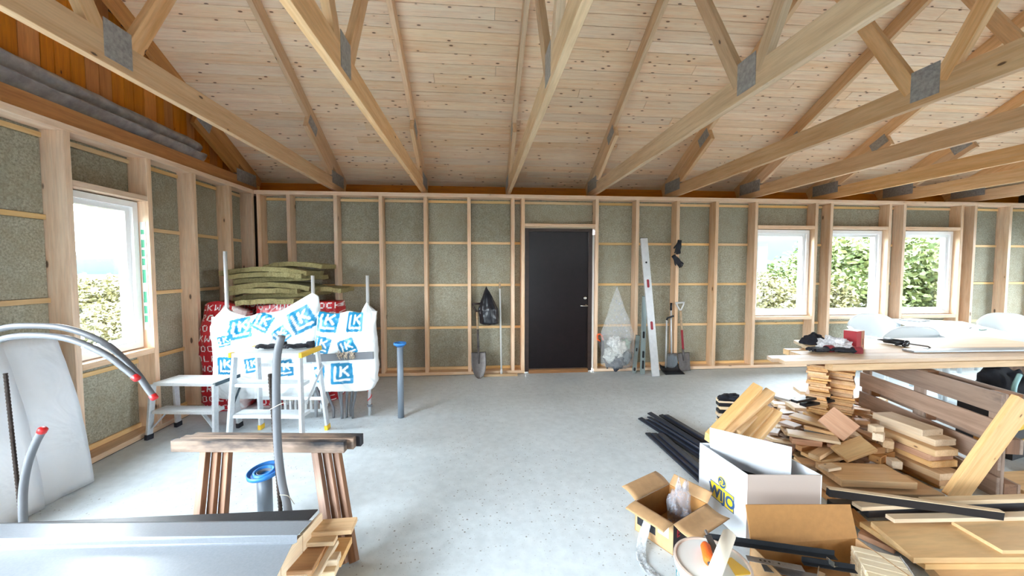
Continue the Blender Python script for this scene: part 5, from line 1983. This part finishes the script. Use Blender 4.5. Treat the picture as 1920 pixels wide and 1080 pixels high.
cen = (N0 + N2) / 2
side = wallp('left_side', N0, N1, HB, 0.005, M_CARTW, T, 0, cen)
wallp('front_side', N0, N3, HB, 0.005, M_CARTF, T, 0, cen)
wallp('right_side', N3, N2, HB, 0.005, M_CARTW, T, 0, cen)
wallp('back_side', N1, N2, HB, 0.005, M_CARTW, T, 0, cen)
MB().prism([(p.x, p.y) for p in (N0, N3, N2, N1)], 0.0, 0.005).build('bottom', M_CARTF, T)


def zcol(px_, py_, P):
    r = ray(px_, py_)
    t_ = math.hypot(P.x, P.y) / math.hypot(r.x, r.y)
    return (CAM + r * t_).z


Q0, Q1 = Vector((1.447, 2.26, 0)), Vector((1.735, 1.955, 0))
t0_, t1_ = zcol(1336, 802, Q0), zcol(1494, 840, Q1)
b_ = MB()
dq = Vector((Q1.y - Q0.y, -(Q1.x - Q0.x), 0)).normalized() * 0.005
for o_ in (Vector((0, 0, 0)), dq):
    b_.v += [tuple(Q0 + o_ + Vector((0.01, 0, 0.2))), tuple(Q1 + o_ + Vector((0, 0, 0.2))), tuple(Q1 + o_ + Vector((0, 0, t1_))), tuple(Q0 + o_ + Vector((0, 0, t0_)))]
b_.f = [(0, 1, 2, 3), (4, 7, 6, 5), (0, 4, 5, 1), (1, 5, 6, 2), (2, 6, 7, 3), (3, 7, 4, 0)]
b_.build('flap', plain('grey_white_flap', (214, 218, 224), 0.6, var=0.06, bscale=8), T)
cf = plain('black_fill', (22, 22, 28), 0.9)  # plain matt black for the block inside the carton
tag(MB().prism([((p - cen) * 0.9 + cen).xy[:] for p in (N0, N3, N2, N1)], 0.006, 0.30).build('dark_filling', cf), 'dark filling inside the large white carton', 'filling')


def text_mesh(body, size, M, name, mat, par, ext=0.0006, bold=0.0):
    cu = bpy.data.curves.new(name, 'FONT')
    cu.body = body
    cu.size = size
    cu.extrude = ext
    cu.offset = bold
    cu.align_x = 'CENTER'
    ob = bpy.data.objects.new(name, cu)
    COL.objects.link(ob)
    dg = bpy.context.evaluated_depsgraph_get()
    me = bpy.data.meshes.new_from_object(ob.evaluated_get(dg))
    bpy.data.objects.remove(ob)
    me.materials.clear()
    me.materials.append(mat)
    return link(name, me, par, M)


# logo on the left side: face frame, x from back to front, z up, normal outward
fx = (N0 - N1).normalized()
fnr = Vector((fx.y, -fx.x, 0))
if fnr.dot(N0 - cen) < 0:
    fnr = -fnr


def face(s, z, off):
    p = N1 + fx * s + fnr * off
    return Matrix(((fx.x, 0, fnr.x, p.x), (fx.y, 0, fnr.y, p.y), (0, 1, 0, z), (0, 0, 0, 1)))


Lf = (N0 - N1).length
sc_ = 0.205
zl = 0.165
MB().box(-0.098, 0.098, -0.05, 0.05, 0, 0.0008, face(sc_, zl, 0.0005)).build('logo_frame', M_LOGOB, side)
MB().box(-0.093, 0.093, -0.045, 0.045, 0.0008, 0.0014, face(sc_, zl, 0.0005)).build('logo_field', M_LOGOY, side)
text_mesh('WIJO', 0.088, face(sc_, zl - 0.031, 0.0022), 'logo_letters', M_LOGOB, side, bold=0.0032)
MB().lathe([(0.036, 0), (0.036, 0.0010)], face(sc_, zl + 0.078, 0.0005), 28).build('emblem_rim', M_LOGOY, side)
MB().lathe([(0.031, 0), (0.031, 0.0014)], face(sc_, zl + 0.078, 0.0005), 28).build('emblem_disc', M_LOGOB, side)
for k in range(3):
    pts = []
    for j in range(9):
        a = 2 * PI * k / 3 + j * 0.26
        rr = 0.004 + 0.0026 * j
        pts.append(face(sc_, zl + 0.078, 0.0025) @ Vector((rr * math.cos(a), rr * math.sin(a), 0)))
    MB().tube(pts, 0.003, 6, radii=[0.005 - 0.0004 * j for j in range(9)]).build('emblem_swirl', M_LOGOY, side)

# ------------------------------------------------------------------ open cardboard box
K0, K1, K3 = Vector((1.012, 1.873, 0)), Vector((0.895, 2.085, 0)), Vector((1.292, 2.025, 0))
K2 = K1 + K3 - K0
HK = 0.170
T = thing('open_box', 'open brown cardboard box with spread flaps beside the white carton', 'cardboard box', tuple((K0 + K2) / 2))
kc = (K0 + K2) / 2
s1 = wallp('left_side', K0, K1, HK, 0.004, M_KRAFT, T, 0, kc)
s2 = wallp('front_side', K0, K3, HK, 0.004, plain('dark_printed_carton', (44, 34, 38), 0.6), T, 0, kc)
wallp('back_side', K1, K2, HK, 0.004, M_KRAFTIN, T, 0, kc)
wallp('right_side', K3, K2, HK, 0.004, M_KRAFTIN, T, 0, kc)
MB().prism([(p.x, p.y) for p in (K0, K3, K2, K1)], 0.0, 0.004).build('bottom', M_KRAFTIN, T)


def flap(a, c, L, drop, name='flap', bow=0.0, skew=0.0, mat=M_KRAFT):
    d_ = (c - a).normalized()
    n_ = Vector((d_.y, -d_.x, 0))
    if n_.dot((a + c) / 2 - kc) < 0:
        n_ = -n_

    def fn(u, v):
        p = a + (c - a) * u + n_ * L * v + d_ * skew * v * (2 * u - 1)
        return Vector((p.x, p.y, HK + 0.001 + drop * v + bow * math.sin(PI * v)))
    return MB().sheet(fn, 8, 8, 0.004).build(name, mat, T, True)


flap(K0, K1, 0.085, -0.015, bow=0.004)
flap(K1, K2, 0.10, 0.035, bow=0.01, skew=0.0)
flap(K0, K3, 0.125, -0.015, bow=-0.012)
flap(K3, K2, 0.05, 0.05)
fdx = (K3 - K0).normalized()
fnx = Vector((fdx.y, -fdx.x, 0))
Me = Matrix(((fdx.x, 0, fnx.x, K0.x + fdx.x * 0.045 + fnx.x * 0.001), (fdx.y, 0, fnx.y, K0.y + fdx.y * 0.045 + fnx.y * 0.001), (0, 1, 0, 0.085), (0, 0, 0, 1)))
text_mesh('E', 0.06, Me, 'red_letter', plain('red_print', (190, 40, 54), 0.5), s2, bold=0.001)
fdx = (K0 - K1).normalized()
fnx = Vector((fdx.y, -fdx.x, 0))
if fnx.dot(K0 - kc) < 0:
    fnx = -fnx


def kface(s, z, off):
    p = K1 + fdx * s + fnx * off
    return Matrix(((fdx.x, 0, fnx.x, p.x), (fdx.y, 0, fnx.y, p.y), (0, 1, 0, z), (0, 0, 0, 1)))


MB().box(-0.035, 0.03, -0.03, 0.035, 0, 0.001, kface(0.185, 0.105, 0.0)).build('paper_label', M_PAPER, s1)
MB().box(-0.06, 0.06, -0.06, 0.03, 0, 0.0008, kface(0.075, 0.105, 0.0)).build('dark_print', M_BLKPL, s1)
tag(MB().lathe([(0.062, 0.0), (0.062, 0.05), (0.04, 0.05), (0.04, 0.0)], Matrix.Translation((kc.x + 0.0, kc.y - 0.06, 0.005)), 28).build('tape_roll', M_KRAFTIN, smooth=False),
    'brown tape roll lying in the open cardboard box', 'tape roll')
blob('plastic_wrap', 'clear plastic wrap sticking out of the open cardboard box', 'plastic wrap', (kc.x + 0.07, kc.y + 0.03, 0.02), 0.055, 0.05, 0.24, clear_film('wrap_film', (206, 206, 216), 0.28), 15.0, 0.5, k=2.2)
st_ = [kface(0.10, 0.12, 0.02).translation, kface(0.10, 0.06, 0.05).translation, kface(0.12, 0.02, 0.10).translation, kface(0.18, 0.006, 0.17).translation, kface(0.27, 0.006, 0.20).translation, kface(0.36, 0.01, 0.20).translation]
sp_ = smooth_path(st_, 6)


def strip(u, v):
    k = u * (len(sp_) - 1)
    i = min(int(k), len(sp_) - 2)
    p = sp_[i].lerp(sp_[i + 1], k - i)
    d_ = (sp_[min(i + 1, len(sp_) - 1)] - sp_[i]).normalized()
    s_ = d_.cross(Vector((0, 0, 1)))
    s_ = s_.normalized() if s_.length > 1e-4 else fdx
    return p + s_ * (v - 0.5) * 0.05 + Vector((0, 0, 0.006 * fbm(u * 20, v * 3)))


tag(MB().sheet(strip, 40, 6, 0.001).build('plastic_strip', clear_film('strip_film', (200, 204, 208), 0.5), smooth=True), 'crinkled clear plastic strip trailing from the open box to the floor', 'plastic strip')

# ------------------------------------------------------------------ bucket with things on the lid
M_BUCK = plain('white_bucket', (226, 230, 230), 0.4)
M_LID = plain('dusty_lid', (206, 186, 172), 0.6, var=0.15, bscale=25)
bc = Vector((0.955, 1.455, 0))
ZR_ = 0.30
T = thing('bucket', 'white plastic bucket with dusty lid at the bottom edge', 'bucket', tuple(bc))
MB().lathe([(0.112, 0.0), (0.118, 0.002), (0.136, ZR_ - 0.03), (0.143, ZR_ - 0.03), (0.143, ZR_ - 0.004)], Matrix.Translation(bc), 40).build('body', M_BUCK, T, False)
MB().lathe([(0.140, ZR_ - 0.012), (0.147, ZR_ - 0.01), (0.147, ZR_), (0.138, ZR_ + 0.002), (0.132, ZR_ - 0.008), (0.001, ZR_ - 0.008)], Matrix.Translation(bc), 40).build('lid', M_LID, T, False)
for k in range(16):
    a = PI * 0.75 + k * 0.085
    b_ = MB().box(-0.004, 0.004, -0.0012, 0.0012, 0, 0.014 + 0.006 * (k % 3), Matrix.Translation((bc.x + 0.1335 * math.cos(a), bc.y + 0.1335 * math.sin(a), ZR_ - 0.065 - 0.03 * (k % 2))) @ Matrix.Rotation(a + PI / 2, 4, 'Z'))
    b_.build('teal_print', plain('teal_print', (40, 110, 120), 0.5) if k == 0 else bpy.data.materials['teal_print'], T)
zl_ = ZR_ - 0.007
pA_, pB_ = onZ(1322, 1020, zl_ + 0.02), onZ(1330, 1056, zl_ + 0.02)
M_ORT = plain('orange_twine', (250, 110, 24), 0.7, var=0.2, bscale=200, bump=0.4)
T = thing('twine_spool', 'bright orange spool of mason line on the bucket lid', 'twine spool', tuple(pA_))
MB().tube([pA_, pA_.lerp(pB_, 0.15), pA_.lerp(pB_, 0.85), pB_], 0.02, 16, radii=[0.013, 0.0205, 0.0205, 0.014]).build('line', M_ORT, T, True)
MB().tube([pA_.lerp(pB_, -0.04), pA_.lerp(pB_, 1.04)], 0.008, 10).build('core', M_BLKPL, T, True)
pA_, pB_ = onZ(1367, 1003, zl_ + 0.065), onZ(1336, 1085, zl_ + 0.03)
o = MB().tube([pA_, pB_], 0.026, 18).build('paper_roll', plain('cream_paper', (232, 222, 204), 0.6), None, True)
tag(o, 'rolled cream paper tube lying over the bucket lid', 'paper roll')
pc_ = onZ(1382, 1065, zl_)
tag(MB().prism([(-0.035, -0.04), (0.035, -0.04), (0.01, 0.05), (-0.02, 0.045)], zl_, zl_ + 0.006, Matrix.Translation((pc_.x, pc_.y, 0))).build('yellow_square', M_YEL), 'flat yellow plastic piece under the paper roll on the lid', 'plastic piece')
pA_, pB_ = onZ(1327, 1003, zl_ + 0.04), onZ(1345, 1040, zl_ + 0.006)
T = thing('trowel', 'worn steel trowel blade on the bucket lid beside the spool', 'trowel', tuple(pA_))
beam('blade', T, pA_, pB_, 0.03, 0.003, M_DKSTEEL)
MB().tube([pA_, pA_ + (pA_ - pB_) * 0.25], 0.006, 8).build('tang', M_DKSTEEL, T)

# ------------------------------------------------------------------ brown carton of brackets
YK = 1.72
fa, fc = onY(1412, 1002, YK), onY(1606, 1012, YK)
zt1 = onY(1418, 953, YK).z
T = thing('bracket_carton', 'low brown carton full of metal brackets, rear flap up', 'cardboard box', ((fa.x + fc.x) / 2, 1.58, 0))
xk0, xk1 = fa.x - 0.01, fc.x
MB().box(xk0, xk1, YK, YK + 0.005, 0, 0.15).build('back_side', M_KRAFTIN, T)
MB().sheet(lambda u, v: Vector((xk0 + (xk1 - xk0) * u - 0.01 * v, YK + 0.035 * v, 0.152 + (zt1 - 0.152) * v - 0.03 * u * v)), 6, 6, 0.005).build('rear_flap', M_KRAFTIN, T)
MB().box(xk0, xk1, YK - 0.30, YK - 0.295, 0, 0.13).build('front_side', M_KRAFT, T)
MB().box(xk0, xk0 + 0.005, YK - 0.30, YK, 0, 0.15).build('left_side', M_KRAFT, T)
MB().box(xk1 - 0.005, xk1, YK - 0.30, YK, 0, 0.15).build('right_side', M_KRAFT, T)
MB().box(xk0, xk1, YK - 0.30, YK, 0, 0.005).build('bottom', M_KRAFT, T)
M_GALV = plain('galvanised_bracket', (150, 152, 156), 0.4, 0.6, var=0.2, bscale=40)
M_BLKST = plain('blackened_steel', (52, 54, 58), 0.45, 0.5, var=0.2, bscale=30)
brk = [((1325, 1012), (1568, 1046), 0.17, 0.030, M_BLKST, 'long dark angle rail at the back of the bracket carton'),
       ((1400, 1046), (1506, 1066), 0.15, 0.036, M_GALV, 'grey plate with three holes in the bracket carton'),
       ((1505, 1056), (1606, 1072), 0.145, 0.024, M_BLKST, 'dark rail at the right of the bracket carton'),
       ((1430, 1064), (1560, 1088), 0.13, 0.045, M_GALV, 'broad grey plate low in the bracket carton')]
for k, (p0, p1, z, w, m_, lab) in enumerate(brk):
    A_, B_ = onZ(p0[0], p0[1], z), onZ(p1[0], p1[1], z)
    o = beam('bracket', None, A_, B_, w, 0.003, m_)
    tag(o, lab, 'bracket', 'steel brackets')
    if k in (0, 2):
        n_ = Vector((-(B_ - A_).y, (B_ - A_).x, 0)).normalized() * w / 2
        beam('upright_leg', o, A_ + n_ + Vector((0, 0, 0.012)), B_ + n_ + Vector((0, 0, 0.012)), 0.003, 0.025, m_)
    if k == 1:
        for f in (0.25, 0.33, 0.41, 0.58):
            c = A_.lerp(B_, f)
            MB().lathe([(0.005, 0.0016), (0.005, 0.0022)], Matrix.Translation(c), 12).build('hole', M_BLKPL, o)
for k, (px_, py_, lab) in enumerate(((1540, 1078, 'small bright angle bracket lying on the rails'), (1560, 1058, 'small bright folded bracket near the carton corner'))):
    c = onZ(px_, py_, 0.155)
    M = Matrix.Translation(c) @ Matrix.Rotation(0.7 + k, 4, 'Z')
    tag(MB().box(-0.018, 0.018, -0.012, 0.012, 0, 0.002, M).box(-0.018, 0.018, 0.010, 0.012, 0, 0.024, M).build('angle_bracket', M_CHROME), lab, 'bracket', 'small bright brackets')

# ------------------------------------------------------------------ cream slat bundle
bA, bB = onZ(1640, 1032, 0.15), onZ(1690, 1110, 0.15)
T = thing('slat_bundle', 'shrink-wrapped bundle of cream slats at the bottom edge', 'slat bundle', tuple(bA * 0.5 + bB * 0.5 - Vector((0, 0, 0.15))))
M_CREAM = wood('cream_slat', (238, 226, 200), (222, 204, 170), knots=0, vary=0.12)
dB = (bB - bA)
uB = dB.normalized()
nB = Vector((-uB.y, uB.x, 0))
for layer in range(6):
    for k in range(5):
        c = bA + uB * (0.022 + 0.045 * k) + Vector((0, 0, -0.0125 - 0.025 * layer))
        beam('slat', T, c - nB * 0.09, c + nB * 0.09, 0.043, 0.0235, M_CREAM, (0, 0, 1), 0.003)
w0, w1 = bA + uB * -0.002, bA + uB * 0.225
b_ = MB()
b_.bar(w0.lerp(w1, 0.5) + nB * 0.093 + Vector((0, 0, -0.075)), w0.lerp(w1, 0.5) + nB * 0.093 + Vector((0, 0, -0.074)), 0.2, 0.2) if False else None
b_.sheet(lambda u, v: (bA + uB * (-0.004 + 0.23 * u) + nB * (0.094 + 0.004 * fbm(u * 8, v * 6)) + Vector((0, 0, -0.148 + 0.15 * v))), 16, 12, 0.001)
b_.build('wrap', clear_film('shrink_wrap', (230, 230, 232), 0.3), T, True)

# ------------------------------------------------------------------ settle the heap: no piece runs through another
def obb(o_, M=None, grow=-0.001):
    M = M or wm(o_)
    bb = [v.co for v in o_.data.vertices]
    lo = Vector((min(v.x for v in bb), min(v.y for v in bb), min(v.z for v in bb)))
    hi = Vector((max(v.x for v in bb), max(v.y for v in bb), max(v.z for v in bb)))
    R = M.to_3x3()
    ax_ = [R.col[i].normalized() for i in range(3)]
    h_ = (hi - lo) / 2
    return (M @ ((lo + hi) / 2), ax_, (h_.x + grow, h_.y + grow, h_.z + grow), h_.length)


def hit(A_, B_):
    d_ = B_[0] - A_[0]
    if d_.length > A_[3] + B_[3]:
        return False
    axes_ = A_[1] + B_[1]
    for a_ in A_[1]:
        for c_ in B_[1]:
            x_ = a_.cross(c_)
            if x_.length > 1e-4:
                axes_ = axes_ + [x_.normalized()]
    for l_ in axes_:
        ra = sum(abs(A_[1][i].dot(l_)) * A_[2][i] for i in range(3))
        rb_ = sum(abs(B_[1][i].dot(l_)) * B_[2][i] for i in range(3))
        if abs(d_.dot(l_)) > ra + rb_:
            return False
    return True


PLACED = []
for o_ in list(COL.objects):
    nm = o_.name.split('.')[0]
    if nm in ('thin_board', 'short_plank', 'thick_board', 'square_stick', 'lath', 'batten', 'deck_board', 'stringer', 'plywood_sheet', 'black_strip') and o_.type == 'MESH' and wm(o_).translation.z < 0.8 and (nm != 'batten' or o_.parent is None):
        PLACED.append(obb(o_))
for nm, A_ in (('carton', (Vector((cen.x, cen.y, 0.2)), [fx, fnr, Vector((0, 0, 1))], (0.2, 0.2, 0.2), 0.36)), ('none', None)):
    if A_:
        PLACED.append(A_)
for o_ in sorted(HX, key=lambda q_: wm(q_).translation.z):
    M0 = wm(o_)
    zl0 = min((M0 @ v.co).z for v in o_.data.vertices)
    if zl0 < 0.001:
        M0 = Matrix.Translation((0, 0, 0.001 - zl0)) @ M0
    for k in range(26):
        M1 = Matrix.Translation((0, 0, 0.007 * k)) @ M0
        A_ = obb(o_, M1)
        if not any(hit(A_, B_) for B_ in PLACED):
            break
    o_.matrix_basis = M1
    PLACED.append(A_)
r2 = random.Random(21)
made = 0
for k in range(900):
    if made >= 150:
        break
    px_ = r2.uniform(1432, 1665)
    py_ = r2.uniform(756, 876)
    if px_ < 1500 and py_ > 845:
        py_ -= 40
    lim = 0.05 + 0.25 * max(0.12, 1 - ((px_ - 1545) / 165) ** 2) * max(0.2, 1 - ((py_ - 812) / 78) ** 2)
    c = onZ(px_, py_, lim * 0.6)
    L = round(r2.uniform(0.12, 0.32), 2)
    w = round(r2.uniform(0.05, 0.12), 2)
    th = r2.choice((0.02, 0.022, 0.03, 0.045))
    R = Matrix.Rotation(r2.choice((0.2, 0.5, -0.5, 1.2, 1.6, -1.0)) + r2.uniform(-0.3, 0.3), 4, 'Z') @ Matrix.Rotation(r2.uniform(-0.2, 0.2), 4, 'Y') @ Matrix.Rotation(r2.uniform(-0.15, 0.15), 4, 'X')
    ex_ = [R.to_3x3().col[i] for i in range(3)]
    hz = abs(ex_[0].z) * L / 2 + abs(ex_[1].z) * w / 2 + abs(ex_[2].z) * th / 2
    rad = Vector((L / 2, w / 2, th / 2)).length
    near = [B_ for B_ in PLACED if (Vector((B_[0].x, B_[0].y, 0)) - Vector((c.x, c.y, 0))).length < rad + B_[3]]
    z = hz + 0.001
    ok_ = False
    while z + hz < lim + 0.03:
        if not any(hit((Vector((c.x, c.y, z)), ex_, (L / 2, w / 2, th / 2), rad), B_) for B_ in near):
            ok_ = True
            break
        z += 0.008
    if not ok_:
        continue
    M = Matrix.Translation((c.x, c.y, z)) @ R
    o = link('offcut', box_mesh(L, w, th, r2.choice(HM), 0.003), None, M)
    tag(o, 'short board offcut half buried in the offcut heap by the pallet', 'offcut', HEAP)
    PLACED.append((M.translation.copy(), ex_, (L / 2, w / 2, th / 2), rad))
    made += 1
